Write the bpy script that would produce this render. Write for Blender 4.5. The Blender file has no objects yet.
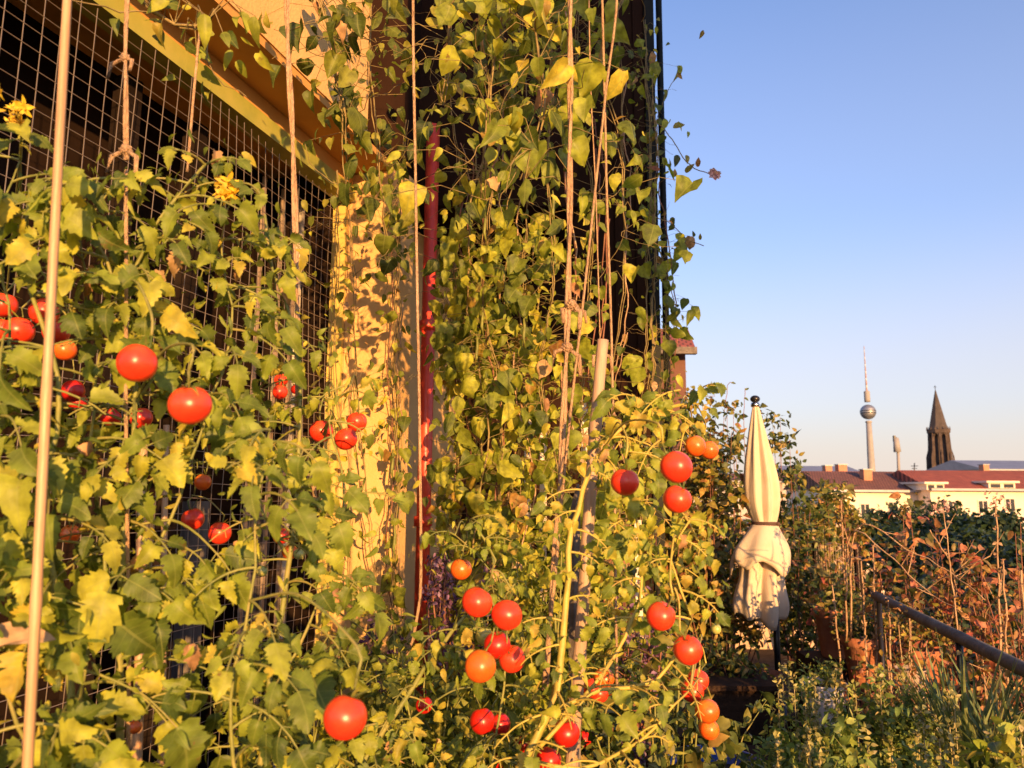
import bpy, math, random
from mathutils import Vector, Matrix, noise
R = math.radians
PI = math.pi
rnd = random.Random(7)
sc = bpy.context.scene
C = bpy.context.scene.collection
V = Vector

# ------------------------------------------------------------------ camera
CAM = V((0, 0, 1.6)); FPX = 740.0; PITCH = R(8.15); ROLL = R(0.4)
cam_d = bpy.data.cameras.new('camera'); cam = bpy.data.objects.new('camera', cam_d); C.objects.link(cam)
cam_d.sensor_width = 36; cam_d.lens = 36 * FPX / 1024
cam_d.clip_start = .05; cam_d.clip_end = 9000
CM = Matrix.Rotation(R(90) + PITCH, 4, 'X') @ Matrix.Rotation(ROLL, 4, 'Z')
cam.matrix_world = Matrix.Translation(CAM) @ CM
cam_d.dof.use_dof = True; cam_d.dof.focus_distance = 2.2; cam_d.dof.aperture_fstop = 6.5
sc.camera = cam
CR = CM.to_3x3()

def at(px, py, Y):
    """world point seen at that pixel, at world depth Y"""
    d = CR @ V(((px - 512) / FPX, (384 - py) / FPX, -1))
    return CAM + d * (Y / d.y)

# ------------------------------------------------------------------ materials
def new_mat(name):
    m = bpy.data.materials.new(name); m.use_nodes = True
    nt = m.node_tree; nt.nodes.clear()
    return m, nt, nt.nodes, nt.links

MATTE = {'dark brown cladding', 'dark downpipe', 'dark window interior', 'dark window frame', 'terrace floor', 'dark planter wood', 'brown roof tiles'}
def surf(name, cols, rough=.7, scale=8, detail=5, bump=.1, bscale=None, metallic=0, stretch=(1, 1, 1), sheen=0, coat=0, speck=None):
    """noise-driven colour ramp on a principled surface"""
    m, nt, N, L = new_mat(name)
    out = N.new('ShaderNodeOutputMaterial'); p = N.new('ShaderNodeBsdfPrincipled')
    tc = N.new('ShaderNodeTexCoord'); mp = N.new('ShaderNodeMapping'); mp.inputs['Scale'].default_value = stretch
    L.new(tc.outputs['Object'], mp.inputs[0])
    nz = N.new('ShaderNodeTexNoise'); nz.inputs['Scale'].default_value = scale; nz.inputs['Detail'].default_value = detail
    nz.inputs['Roughness'].default_value = .65
    L.new(mp.outputs[0], nz.inputs['Vector'])
    r = N.new('ShaderNodeValToRGB'); els = r.color_ramp.elements
    n = len(cols)
    els[0].color = (*cols[0], 1); els[0].position = .3
    els[1].color = (*cols[-1], 1); els[1].position = .7
    for i in range(1, n - 1):
        e = els.new(.3 + .4 * i / (n - 1)); e.color = (*cols[i], 1)
    L.new(nz.outputs['Fac'], r.inputs[0]); L.new(r.outputs[0], p.inputs['Base Color'])
    p.inputs['Roughness'].default_value = rough; p.inputs['Metallic'].default_value = metallic
    p.inputs['Coat Weight'].default_value = coat; p.inputs['Coat Roughness'].default_value = .15
    if name in MATTE: p.inputs['Specular IOR Level'].default_value = .08
    if sheen: p.inputs['Sheen Weight'].default_value = sheen
    if bump:
        b = N.new('ShaderNodeBump'); b.inputs['Strength'].default_value = bump * 3; b.inputs['Distance'].default_value = .01
        n2 = N.new('ShaderNodeTexNoise'); n2.inputs['Scale'].default_value = bscale or scale * 5; n2.inputs['Detail'].default_value = 6
        L.new(mp.outputs[0], n2.inputs['Vector']); L.new(n2.outputs['Fac'], b.inputs['Height']); L.new(b.outputs[0], p.inputs['Normal'])
    L.new(p.outputs[0], out.inputs[0])
    return m

def leafmat(name, stops, rough=.5, trans=.35, veins=True, spot=.35, tint=(1.0, 1.0, .55)):
    """leaf: colour varies leaf by leaf, paler midrib and side veins, blotches, light passes through"""
    m, nt, N, L = new_mat(name)
    out = N.new('ShaderNodeOutputMaterial'); p = N.new('ShaderNodeBsdfPrincipled')
    g = N.new('ShaderNodeNewGeometry')
    r = N.new('ShaderNodeValToRGB'); els = r.color_ramp.elements
    n = len(stops)
    els[0].position = stops[0][0]; els[0].color = (*stops[0][1], 1)
    els[1].position = stops[-1][0]; els[1].color = (*stops[-1][1], 1)
    for s in stops[1:-1]:
        e = els.new(s[0]); e.color = (*s[1], 1)
    L.new(g.outputs['Random Per Island'], r.inputs[0])
    col = r.outputs[0]
    tc = N.new('ShaderNodeTexCoord')
    nz = N.new('ShaderNodeTexNoise'); nz.inputs['Scale'].default_value = 45; nz.inputs['Detail'].default_value = 4
    L.new(tc.outputs['Object'], nz.inputs['Vector'])
    mr = N.new('ShaderNodeMapRange'); mr.inputs[1].default_value = .35; mr.inputs[2].default_value = .7
    mr.inputs[3].default_value = 1 - spot; mr.inputs[4].default_value = 1 + spot
    L.new(nz.outputs['Fac'], mr.inputs[0])
    mx = N.new('ShaderNodeVectorMath'); mx.operation = 'MULTIPLY'
    L.new(col, mx.inputs[0]); L.new(mr.outputs[0], mx.inputs[1]); col = mx.outputs[0]
    if veins:
        nb = N.new('ShaderNodeTexNoise'); nb.inputs['Scale'].default_value = 22; nb.inputs['Detail'].default_value = 6; nb.inputs['Roughness'].default_value = .7
        L.new(tc.outputs['Object'], nb.inputs['Vector'])
        mb_ = N.new('ShaderNodeMapRange'); mb_.inputs[1].default_value = .64; mb_.inputs[2].default_value = .70; L.new(nb.outputs['Fac'], mb_.inputs[0])
        mxb = N.new('ShaderNodeMix'); mxb.data_type = 'RGBA'; L.new(mb_.outputs[0], mxb.inputs[0]); L.new(col, mxb.inputs[6]); mxb.inputs[7].default_value = (.20, .10, .035, 1); col = mxb.outputs[2]
        uv = N.new('ShaderNodeUVMap'); sp = N.new('ShaderNodeSeparateXYZ'); L.new(uv.outputs[0], sp.inputs[0])
        def mth(op, a, b=None):
            q = N.new('ShaderNodeMath'); q.operation = op
            for i, x in enumerate((a, b)):
                if x is None: continue
                if isinstance(x, (int, float)): q.inputs[i].default_value = x
                else: L.new(x, q.inputs[i])
            return q.outputs[0]
        u = mth('ABSOLUTE', mth('SUBTRACT', sp.outputs[0], .5))
        mid = mth('LESS_THAN', u, .013)
        f = mth('FRACT', mth('MULTIPLY', mth('SUBTRACT', sp.outputs[1], mth('MULTIPLY', u, .9)), 6.0))
        side = mth('LESS_THAN', mth('ABSOLUTE', mth('SUBTRACT', f, .5)), .045)
        vn = mth('MAXIMUM', mid, mth('MULTIPLY', side, .6))
        mix = N.new('ShaderNodeMix'); mix.data_type = 'RGBA'; mix.blend_type = 'MIX'
        L.new(mth('MULTIPLY', vn, .34), mix.inputs[0]); L.new(col, mix.inputs[6]); mix.inputs[7].default_value = (.36, .38, .10, 1)
        col = mix.outputs[2]
        b = N.new('ShaderNodeBump'); b.inputs['Strength'].default_value = .5; b.inputs['Distance'].default_value = .002
        hh = mth('ADD', mth('MULTIPLY', vn, -1.0), nz.outputs['Fac'])
        L.new(hh, b.inputs['Height']); L.new(b.outputs[0], p.inputs['Normal'])
    L.new(col, p.inputs['Base Color']); p.inputs['Roughness'].default_value = rough
    p.inputs['Specular IOR Level'].default_value = .35
    t = N.new('ShaderNodeBsdfTranslucent')
    tm = N.new('ShaderNodeVectorMath'); tm.operation = 'MULTIPLY'; L.new(col, tm.inputs[0]); tm.inputs[1].default_value = (tint[0] * 1.5, tint[1] * 1.5, tint[2] * 1.2)
    L.new(tm.outputs[0], t.inputs['Color'])
    ms = N.new('ShaderNodeMixShader'); ms.inputs[0].default_value = trans
    L.new(p.outputs[0], ms.inputs[1]); L.new(t.outputs[0], ms.inputs[2]); L.new(ms.outputs[0], out.inputs[0])
    return m

M = {}
M['tomleaf'] = leafmat('tomato leaf', [(0, (.08, .12, .02)), (.3, (.17, .22, .03)), (.6, (.29, .34, .04)), (.86, (.45, .44, .05)), (1, (.58, .44, .06))], trans=.42)
M['tomleaf2'] = leafmat('tomato leaf yellowing', [(0, (.09, .13, .02)), (.35, (.22, .28, .035)), (.75, (.40, .40, .045)), (1, (.52, .36, .06))], trans=.35)
M['vine'] = leafmat('vine leaf', [(0, (.07, .10, .016)), (.22, (.16, .20, .025)), (.5, (.28, .32, .035)), (.78, (.43, .44, .045)), (.92, (.60, .50, .06)), (1, (.32, .15, .05))], trans=.42)
M['vine_shade'] = leafmat('vine leaf with painted shade', [(0, (.04, .06, .012)), (.4, (.10, .13, .02)), (.75, (.20, .23, .03)), (1, (.36, .32, .04))], trans=.42)  # darker copy of the vine leaf, shade put into the colour
M['pale'] = leafmat('withered leaf', [(0, (.45, .26, .13)), (.5, (.55, .36, .18)), (1, (.40, .2, .1))], trans=.2, veins=False, rough=.8)
M['hedge'] = leafmat('hedge leaf', [(0, (.04, .06, .014)), (.3, (.12, .13, .025)), (.6, (.30, .25, .04)), (.85, (.42, .26, .06)), (1, (.30, .10, .04))], trans=.25, veins=False)
M['hedge_green'] = leafmat('bush leaf', [(0, (.03, .05, .014)), (.5, (.09, .12, .025)), (.85, (.22, .2, .04)), (1, (.36, .24, .06))], trans=.25, veins=False)
M['autumn'] = leafmat('autumn leaf', [(0, (.08, .09, .03)), (.25, (.20, .17, .05)), (.5, (.44, .19, .09)), (.72, (.36, .08, .05)), (.86, (.52, .32, .08)), (1, (.12, .13, .03))], trans=.3, veins=False)
M['treeleaf'] = leafmat('tree leaf', [(0, (.012, .028, .012)), (.5, (.03, .055, .018)), (1, (.07, .09, .025))], trans=.15, veins=False)
M['herb'] = leafmat('herb leaf', [(0, (.08, .13, .03)), (.5, (.18, .25, .05)), (.85, (.32, .36, .07)), (1, (.42, .38, .12))], trans=.3, veins=False)
M['blade'] = leafmat('grass blade', [(0, (.09, .13, .05)), (.6, (.18, .23, .08)), (1, (.34, .32, .12))], trans=.2, veins=False)
M['purple'] = leafmat('purple blossom', [(0, (.05, .02, .05)), (.5, (.14, .06, .12)), (.85, (.22, .12, .2)), (1, (.35, .22, .3))], trans=.2, veins=False)
M['pinkflower'] = leafmat('pink petal', [(0, (.5, .22, .2)), (.5, (.65, .38, .34)), (1, (.7, .5, .42))], trans=.3, veins=False)
M['yellowflower'] = leafmat('yellow petal', [(0, (.62, .36, .02)), (1, (.75, .55, .05))], trans=.3, veins=False)
M['sepal'] = leafmat('sepal', [(0, (.12, .17, .03)), (1, (.28, .26, .06))], trans=.2, veins=False)
M['spike'] = leafmat('herb flower spike', [(0, (.22, .22, .07)), (.6, (.38, .34, .12)), (1, (.50, .40, .2))], trans=.2, veins=False)
M['seed'] = leafmat('seed pod', [(0, (.22, .13, .07)), (.6, (.40, .25, .14)), (1, (.5, .36, .2))], trans=.15, veins=False)
M['stem'] = surf('green stem', [(.10, .13, .03), (.22, .22, .05), (.30, .24, .07)], rough=.6, scale=14, bump=.1)
M['ystem'] = surf('yellow stem', [(.30, .25, .04), (.46, .36, .06), (.38, .26, .07)], rough=.55, scale=12, bump=.1)
M['drystem'] = surf('dry stem', [(.24, .13, .07), (.42, .26, .14), (.5, .34, .2)], rough=.8, scale=20, bump=.2)
M['redstem'] = surf('red brown stem', [(.10, .04, .025), (.22, .08, .045), (.3, .15, .08)], rough=.75, scale=20, bump=.1)
M['vinestem'] = surf('vine stem', [(.12, .08, .03), (.25, .18, .06), (.32, .24, .10)], rough=.75, scale=25, bump=.1)
M['cane'] = surf('bamboo cane', [(.36, .20, .09), (.46, .27, .13), (.52, .34, .18)], rough=.45, scale=6, stretch=(8, 8, .6), bump=.05)
M['oldcane'] = surf('weathered bamboo', [(.28, .17, .10), (.40, .26, .16), (.48, .33, .22)], rough=.6, scale=5, stretch=(9, 9, .8), bump=.08)
M['twine'] = surf('twine', [(.42, .24, .12), (.58, .36, .2), (.66, .44, .26)], rough=.9, scale=60, stretch=(1, 1, .2), bump=.4, bscale=400)
M['wire'] = surf('galvanised wire', [(.26, .20, .16), (.36, .29, .23)], rough=.45, scale=30, metallic=.5, bump=0)
M['rail'] = surf('green painted rail', [(.26, .27, .045), (.36, .34, .06), (.44, .38, .08)], rough=.5, scale=5, bump=.05)
M['soffit'] = surf('ochre soffit', [(.54, .26, .06), (.62, .32, .08)], rough=.85, scale=3, bump=.1)
M['ochre'] = surf('ochre plaster', [(.62, .36, .12), (.68, .41, .15), (.72, .45, .18)], rough=.9, scale=2.2, bump=.1, bscale=90)
M['trim'] = surf('yellow trim', [(.60, .42, .10), (.66, .47, .12)], rough=.5, scale=8, bump=.04)
M['brown'] = surf('dark brown cladding', [(.016, .0065, .0035), (.024, .010, .005), (.032, .014, .007)], rough=.8, scale=3, stretch=(1, 1, .3), bump=.1)  # dark brown cladding, with the wall's shade put into the colour too
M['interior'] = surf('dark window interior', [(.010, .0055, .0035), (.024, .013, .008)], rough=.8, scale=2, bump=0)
M['curtain'] = surf('grey curtain', [(.06, .05, .045), (.11, .09, .08), (.15, .125, .10)], rough=.9, scale=3, stretch=(6, 6, .3), bump=.1)
M['frame'] = surf('weathered window frame', [(.22, .15, .10), (.36, .27, .19)], rough=.7, scale=10, bump=.1)
M['darkframe'] = surf('dark window frame', [(.010, .006, .004), (.022, .014, .010)], rough=.7, scale=10, bump=.1)
M['whitewood'] = surf('white painted slat', [(.55, .46, .36), (.72, .64, .52)], rough=.6, scale=12, bump=.1)
M['redpipe'] = surf('red painted pipe', [(.72, .06, .025), (.80, .08, .035), (.62, .05, .025)], rough=.35, scale=9, bump=.04)
M['pipe'] = surf('dark downpipe', [(.006, .007, .006), (.014, .015, .012)], rough=.5, scale=6, bump=.02)
M['cloth'] = surf('cream canvas', [(.55, .44, .30), (.61, .49, .345), (.66, .53, .38)], rough=.95, scale=5, bump=.12, bscale=260, sheen=.2)
M['strap'] = surf('brown strap', [(.06, .03, .02), (.10, .05, .035)], rough=.8, scale=30)
M['darkmetal'] = surf('dark metal', [(.015, .014, .016), (.03, .028, .03)], rough=.3, scale=10, metallic=.3, bump=0)
M['chrome'] = surf('steel collar', [(.5, .48, .45), (.6, .58, .55)], rough=.25, metallic=1, scale=10, bump=0)
M['terracotta'] = surf('terracotta', [(.34, .11, .05), (.42, .15, .07), (.50, .22, .12)], rough=.85, scale=9, bump=.15)
M['palepot'] = surf('pale stoneware', [(.30, .22, .17), (.40, .30, .23)], rough=.7, scale=8, bump=.1)
M['whiteplastic'] = surf('white plastic', [(.55, .52, .48), (.62, .60, .56)], rough=.4, scale=5, bump=.02)
M['bluetub'] = surf('blue plastic', [(.012, .06, .30), (.02, .09, .38)], rough=.35, scale=5, bump=.02)
M['soil'] = surf('potting soil', [(.02, .012, .008), (.06, .035, .02)], rough=1, scale=40, bump=.5)
M['deck'] = surf('terrace floor', [(.035, .024, .018), (.07, .05, .035), (.10, .075, .055)], rough=.85, scale=3, bump=.2)
M['plaster'] = surf('peach garden wall', [(.36, .24, .16), (.50, .35, .24), (.56, .42, .30)], rough=.95, scale=4, bump=.3)
M['handrail'] = surf('grey weathered rail', [(.08, .066, .05), (.15, .12, .095), (.22, .18, .14)], rough=.9, scale=12, bump=.15)
M['darkwood'] = surf('dark planter wood', [(.03, .018, .012), (.07, .04, .025)], rough=.85, scale=6, stretch=(1, 1, 6), bump=.2)
M['citywall'] = surf('cream facade', [(.72, .58, .42), (.80, .66, .50)], rough=.9, scale=.3, bump=.02)
M['cityside'] = surf('grey facade', [(.40, .34, .28), (.5, .42, .36)], rough=.9, scale=.3, bump=.02)
M['asphalt'] = surf('city ground', [(.04, .045, .035), (.08, .075, .06)], rough=.95, scale=.05, bump=0)
M['glass'] = surf('dark window glass', [(.015, .018, .02), (.04, .045, .05)], rough=.1, scale=2, bump=0)
M['concrete'] = surf('tower concrete', [(.24, .22, .21), (.32, .30, .28)], rough=.8, scale=.08, bump=0)
M['steelball'] = surf('tower steel ball', [(.30, .30, .31), (.38, .38, .39)], rough=.55, scale=.6, metallic=.85, bump=0)
M['spire'] = surf('sooty sandstone', [(.035, .023, .018), (.07, .048, .038), (.105, .072, .055)], rough=.95, scale=.35, bump=.0)
M['copper'] = surf('steeple slate', [(.045, .033, .028), (.08, .06, .05)], rough=.8, scale=.4, bump=0)
M['mastwhite'] = surf('white mast band', [(.46, .43, .42), (.5, .47, .46)], rough=.6, bump=0)
M['mastred'] = surf('red mast band', [(.34, .22, .20), (.38, .25, .22)], rough=.6, bump=0)
M['zinc'] = surf('zinc roof', [(.20, .20, .22), (.28, .28, .30)], rough=.5, scale=1, bump=0, metallic=.3)
M['chimney'] = surf('chimney brick', [(.40, .16, .09), (.52, .24, .14)], rough=.9, scale=2, bump=0)
M['darkbrick'] = surf('dark brick', [(.10, .045, .03), (.16, .07, .045)], rough=.9, scale=2, bump=0)
M['parapet'] = surf('parapet render', [(.3, .25, .2), (.4, .33, .27)], rough=.9, scale=3, bump=.2)

def tilemat(name, a, b, row=.34):
    m, nt, N, L = new_mat(name)
    out = N.new('ShaderNodeOutputMaterial'); p = N.new('ShaderNodeBsdfPrincipled')
    uv = N.new('ShaderNodeTexCoord')
    br = N.new('ShaderNodeTexBrick'); br.inputs['Scale'].default_value = 1
    br.inputs['Color1'].default_value = (*a, 1); br.inputs['Color2'].default_value = (*b, 1)
    br.inputs['Mortar'].default_value = (a[0] * .3, a[1] * .3, a[2] * .3, 1)
    br.inputs['Brick Width'].default_value = row * .7; br.inputs['Row Height'].default_value = row; br.inputs['Mortar Size'].default_value = row * .1
    L.new(uv.outputs['UV'], br.inputs['Vector'])
    nz = N.new('ShaderNodeTexNoise'); nz.inputs['Scale'].default_value = 1.3; nz.inputs['Detail'].default_value = 5
    L.new(uv.outputs['Object'], nz.inputs['Vector'])
    mr = N.new('ShaderNodeMapRange'); mr.inputs[3].default_value = .6; mr.inputs[4].default_value = 1.4; L.new(nz.outputs['Fac'], mr.inputs[0])
    mx = N.new('ShaderNodeVectorMath'); mx.operation = 'MULTIPLY'; L.new(br.outputs[0], mx.inputs[0]); L.new(mr.outputs[0], mx.inputs[1])
    L.new(mx.outputs[0], p.inputs['Base Color']); p.inputs['Roughness'].default_value = .85
    bp = N.new('ShaderNodeBump'); bp.inputs['Strength'].default_value = .6; bp.inputs['Distance'].default_value = .05
    L.new(br.outputs['Fac'], bp.inputs['Height']); bp.invert = True; L.new(bp.outputs[0], p.inputs['Normal'])
    L.new(p.outputs[0], out.inputs[0])
    return m
M['tilered'] = tilemat('red roof tiles', (.40, .10, .05), (.31, .07, .04))
M['tilebrown'] = tilemat('brown roof tiles', (.24, .095, .06), (.18, .07, .045))
M['tilenear'] = tilemat('red pantiles', (.38, .10, .055), (.26, .06, .04), .2)

def fruitmat(name, a, b, c):
    m, nt, N, L = new_mat(name)
    out = N.new('ShaderNodeOutputMaterial'); p = N.new('ShaderNodeBsdfPrincipled')
    tc = N.new('ShaderNodeTexCoord'); sp = N.new('ShaderNodeSeparateXYZ'); L.new(tc.outputs['Object'], sp.inputs[0])
    nz = N.new('ShaderNodeTexNoise'); nz.inputs['Scale'].default_value = 55; nz.inputs['Detail'].default_value = 3; L.new(tc.outputs['Object'], nz.inputs['Vector'])
    ad = N.new('ShaderNodeMath'); ad.operation = 'MULTIPLY_ADD'; L.new(sp.outputs[2], ad.inputs[0]); ad.inputs[1].default_value = 14; L.new(nz.outputs['Fac'], ad.inputs[2])
    r = N.new('ShaderNodeValToRGB'); e = r.color_ramp.elements
    e[0].position = .25; e[0].color = (*a, 1); e[1].position = .9; e[1].color = (*c, 1); q = e.new(.6); q.color = (*b, 1)
    L.new(ad.outputs[0], r.inputs[0]); L.new(r.outputs[0], p.inputs['Base Color'])
    p.inputs['Roughness'].default_value = .33; p.inputs['Subsurface Weight'].default_value = .35
    p.inputs['Subsurface Radius'].default_value = (1, .3, .1); p.inputs['Subsurface Scale'].default_value = .006
    b_ = N.new('ShaderNodeBump'); b_.inputs['Strength'].default_value = .08; b_.inputs['Distance'].default_value = .002
    n2 = N.new('ShaderNodeTexNoise'); n2.inputs['Scale'].default_value = 120; L.new(tc.outputs['Object'], n2.inputs['Vector'])
    L.new(n2.outputs['Fac'], b_.inputs['Height']); L.new(b_.outputs[0], p.inputs['Normal'])
    L.new(p.outputs[0], out.inputs[0])
    return m
M['red'] = fruitmat('ripe tomato skin', (.76, .040, .014), (.80, .055, .016), (.80, .09, .02))
M['deepred'] = fruitmat('deep red tomato skin', (.50, .014, .007), (.58, .018, .008), (.60, .03, .01))
M['orange'] = fruitmat('orange tomato skin', (.74, .11, .012), (.76, .15, .015), (.70, .24, .025))
M['green'] = fruitmat('green tomato skin', (.50, .46, .14), (.42, .42, .11), (.30, .34, .07))

# ------------------------------------------------------------------ mesh builder
class MB:
    def __init__(s): s.v = []; s.f = []; s.uv = {}; s.smooth = True
    def add(s, vs, fs, uvs=None):
        b = len(s.v); s.v += [V(p) for p in vs]; s.f += [tuple(b + i for i in f) for f in fs]
        if uvs:
            for i, q in enumerate(uvs): s.uv[b + i] = q
    def tube(s, pts, r, n=6, cap=True):
        pts = [V(p) for p in pts]; k = len(pts)
        rs = r if isinstance(r, (list, tuple)) else [r] * k
        vs = []; fs = []
        up = V((.31, .17, .93))
        for i, p in enumerate(pts):
            t = (pts[min(i + 1, k - 1)] - pts[max(i - 1, 0)])
            if t.length < 1e-9: t = V((0, 0, 1))
            t.normalize(); a = t.cross(up)
            if a.length < .15: a = t.cross(V((1, 0, 0)))
            a.normalize(); b = t.cross(a)
            for j in range(n):
                an = 2 * PI * j / n; vs.append(p + (a * math.cos(an) + b * math.sin(an)) * rs[i])
        for i in range(k - 1):
            for j in range(n):
                fs.append((i * n + j, i * n + (j + 1) % n, (i + 1) * n + (j + 1) % n, (i + 1) * n + j))
        if cap:
            fs.append(tuple(range(n - 1, -1, -1))); fs.append(tuple((k - 1) * n + j for j in range(n)))
        s.add(vs, fs)
    def box(s, lo, hi, Mx=None):
        (a, b, c), (d, e, f) = lo, hi
        vs = [V(p) for p in ((a, b, c), (d, b, c), (d, e, c), (a, e, c), (a, b, f), (d, b, f), (d, e, f), (a, e, f))]
        if Mx: vs = [Mx @ p for p in vs]
        s.add(vs, [(0, 3, 2, 1), (4, 5, 6, 7), (0, 1, 5, 4), (1, 2, 6, 5), (2, 3, 7, 6), (3, 0, 4, 7)])
    def lathe(s, prof, c=(0, 0, 0), n=20, close=True, fn=None):
        c = V(c); vs = []; fs = []
        for i, (r, z) in enumerate(prof):
            for j in range(n):
                a = 2 * PI * j / n
                if fn: vs.append(c + fn(r, z, a, i))
                else: vs.append(c + V((r * math.cos(a), r * math.sin(a), z)))
        for i in range(len(prof) - 1):
            for j in range(n):
                fs.append((i * n + j, i * n + (j + 1) % n, (i + 1) * n + (j + 1) % n, (i + 1) * n + j))
        if close:
            fs.append(tuple(range(n - 1, -1, -1))); fs.append(tuple((len(prof) - 1) * n + j for j in range(n)))
        s.add(vs, fs)
    def ball(s, c, r, n=10, m=7):
        if isinstance(r, (int, float)): r = (r, r, r)
        pr = []
        for i in range(m + 1):
            t = -PI / 2 + PI * i / m
            pr.append((max(math.cos(t), .02), math.sin(t)))
        s.lathe(pr, c, n, True, lambda q, z, a, i: V((r[0] * q * math.cos(a), r[1] * q * math.sin(a), r[2] * z)))
    def leaf(s, o, a, nrm, Lh, W, rows, wide=True, fold=.25, droop=.3, curl=0.0, wav=0.0):
        a = V(a); a.normalize(); nrm = V(nrm); nrm = nrm - a * nrm.dot(a)
        if nrm.length < 1e-4: nrm = a.orthogonal()
        nrm.normalize(); sd = a.cross(nrm)
        us = (-1, -.5, 0, .5, 1) if wide else (-1, 0, 1)
        vs = []; uv = []; fs = []; k = len(us); ph = rnd.uniform(0, 6.28)
        bend = rnd.gauss(0, .14); asy = rnd.gauss(0, .08); tw = rnd.gauss(0, .35)
        for (tm, te, w0) in rows:
            jl = 1 + rnd.gauss(0, .07) + asy; jr = 1 + rnd.gauss(0, .07) - asy
            for u in us:
                w = w0 * (jl if u < 0 else jr)
                au = abs(u); t = tm + (te - tm) * au * au
                h = fold * au * W * w - droop * t * abs(t) * Lh + curl * u * u * W * w * -1 + wav * W * math.sin(t * 9 + ph + u * 1.5) * au
                # bending shortens the reach a little
                vs.append(o + a * (t * Lh * (1 - .3 * abs(droop) * t)) + sd * (u * w * W + bend * t * t * Lh) + nrm * (h + tw * t * u * w * W)); uv.append((.5 + u * w0 * .5, t))
        for i in range(len(rows) - 1):
            for j in range(k - 1):
                fs.append((i * k + j, i * k + j + 1, (i + 1) * k + j + 1, (i + 1) * k + j))
        s.add(vs, fs, uv)
    def build(s, name, mat, parent=None, origin=None, smooth=None):
        o_ = V(origin) if origin is not None else (WORLD[parent.name] if parent is not None else V((0, 0, 0)))
        me = bpy.data.meshes.new(name)
        me.from_pydata([p - o_ for p in s.v], [], s.f)
        mats = mat if isinstance(mat, (list, tuple)) else [mat]
        for m_ in mats: me.materials.append(M[m_])
        sm = s.smooth if smooth is None else smooth
        if sm: me.polygons.foreach_set('use_smooth', [True] * len(me.polygons))
        if s.uv:
            ul = me.uv_layers.new(name='UVMap'); idx = [0] * len(me.loops); me.loops.foreach_get('vertex_index', idx)
            flat = []
            for i in idx: flat += s.uv.get(i, (0, 0))
            ul.data.foreach_set('uv', flat)
        ob = bpy.data.objects.new(name, me); C.objects.link(ob)
        if parent is not None:
            ob.parent = parent; ob.location = o_ - WORLD[parent.name]
        else: ob.location = o_
        WORLD[ob.name] = V(o_)
        return ob
WORLD = {}

def thing(name, label, cat, loc=(0, 0, 0), group=None):
    o = bpy.data.objects.new(name, None); C.objects.link(o); o.location = loc; o.empty_display_size = .1
    WORLD[o.name] = V(loc)
    return tag(o, label, cat, group)
def tag(o, label, cat, group=None):
    o['label'] = label; o['category'] = cat
    if group: o['group'] = group
    return o
def struct(o): o['kind'] = 'structure'; return o

# leaf outlines: (t at midrib, t at edge, half width)
HEART = [(0, 0, .02), (.03, -.05, .24), (.13, .06, .43), (.30, .25, .52), (.50, .47, .47), (.68, .66, .34), (.84, .83, .17), (.94, .94, .06), (1, 1, .01)]
TOMATO_OLD = [(0, 0, .03), (.06, .02, .26), (.15, .14, .44), (.22, .20, .33), (.33, .36, .50), (.41, .39, .35), (.54, .57, .42), (.61, .59, .27), (.75, .78, .27), (.82, .80, .16), (1, 1, .01)]
TOMATO = [(0, 0, .03), (.05, .0, .22), (.11, .09, .42), (.16, .17, .38), (.22, .26, .50), (.28, .27, .34), (.33, .35, .46), (.38, .39, .42), (.46, .50, .50), (.52, .52, .34), (.59, .62, .38), (.65, .66, .29), (.73, .77, .28), (.79, .80, .19), (.88, .90, .13), (1, 1, .01)]
OVAL = [(0, 0, .02), (.12, .1, .24), (.32, .3, .38), (.55, .53, .36), (.78, .76, .22), (1, 1, .01)]
LANCE = [(0, 0, .03), (.25, .23, .16), (.5, .48, .18), (.75, .74, .11), (1, 1, .01)]
LOBED = [(0, 0, .02), (.04, -.14, .28), (.14, -.02, .52), (.24, .30, .62), (.36, .38, .30), (.48, .56, .36), (.66, .68, .20), (.84, .85, .12), (1, 1, .01)]
DIAM = [(0, 0, .03), (.5, .45, .36), (1, 1, .02)]
PETAL = [(0, 0, .06), (.4, .38, .2), (.75, .74, .14), (1, 1, .01)]

SUNAZ = R(16); SUNEL = R(8.5)
SUN = V((math.sin(SUNAZ) * math.cos(SUNEL), -math.cos(SUNAZ) * math.cos(SUNEL), math.sin(SUNEL)))

def rv(a=1.0): return V((rnd.uniform(-a, a), rnd.uniform(-a, a), rnd.uniform(-a, a)))
def smooth_path(pts, step=.05, jit=.0):
    """Catmull-Rom through the points"""
    P = [V(p) for p in pts]
    if len(P) < 3:
        P = [P[0], (P[0] + P[-1]) / 2, P[-1]]
    P = [P[0] * 2 - P[1]] + P + [P[-1] * 2 - P[-2]]
    out = []
    for i in range(1, len(P) - 2):
        n = max(2, int((P[i + 1] - P[i]).length / step))
        for k in range(n):
            t = k / n; a, b, c, d = P[i - 1], P[i], P[i + 1], P[i + 2]
            q = .5 * ((2 * b) + (c - a) * t + (2 * a - 5 * b + 4 * c - d) * t * t + (3 * b - a - 3 * c + d) * t ** 3)
            out.append(q + rv(jit))
    out.append(P[-2])
    return out

# ------------------------------------------------------------------ building frame of reference
TH = math.atan(.2917); D = V((math.sin(TH), math.cos(TH), 0)); NO = V((math.cos(TH), -math.sin(TH), 0))
B0 = V((-1.74, 0, 0))
WM = Matrix(((D.x, NO.x, 0, B0.x), (D.y, NO.y, 0, B0.y), (0, 0, 1, 0), (0, 0, 0, 1)))   # (along, out, up) -> world
def W(s_, o_, z_): return WM @ V((s_, o_, z_))

def wbox(mb, s0, s1, o0, o1, z0, z1): mb.box((s0, o0, z0), (s1, o1, z1), WM)

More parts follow.
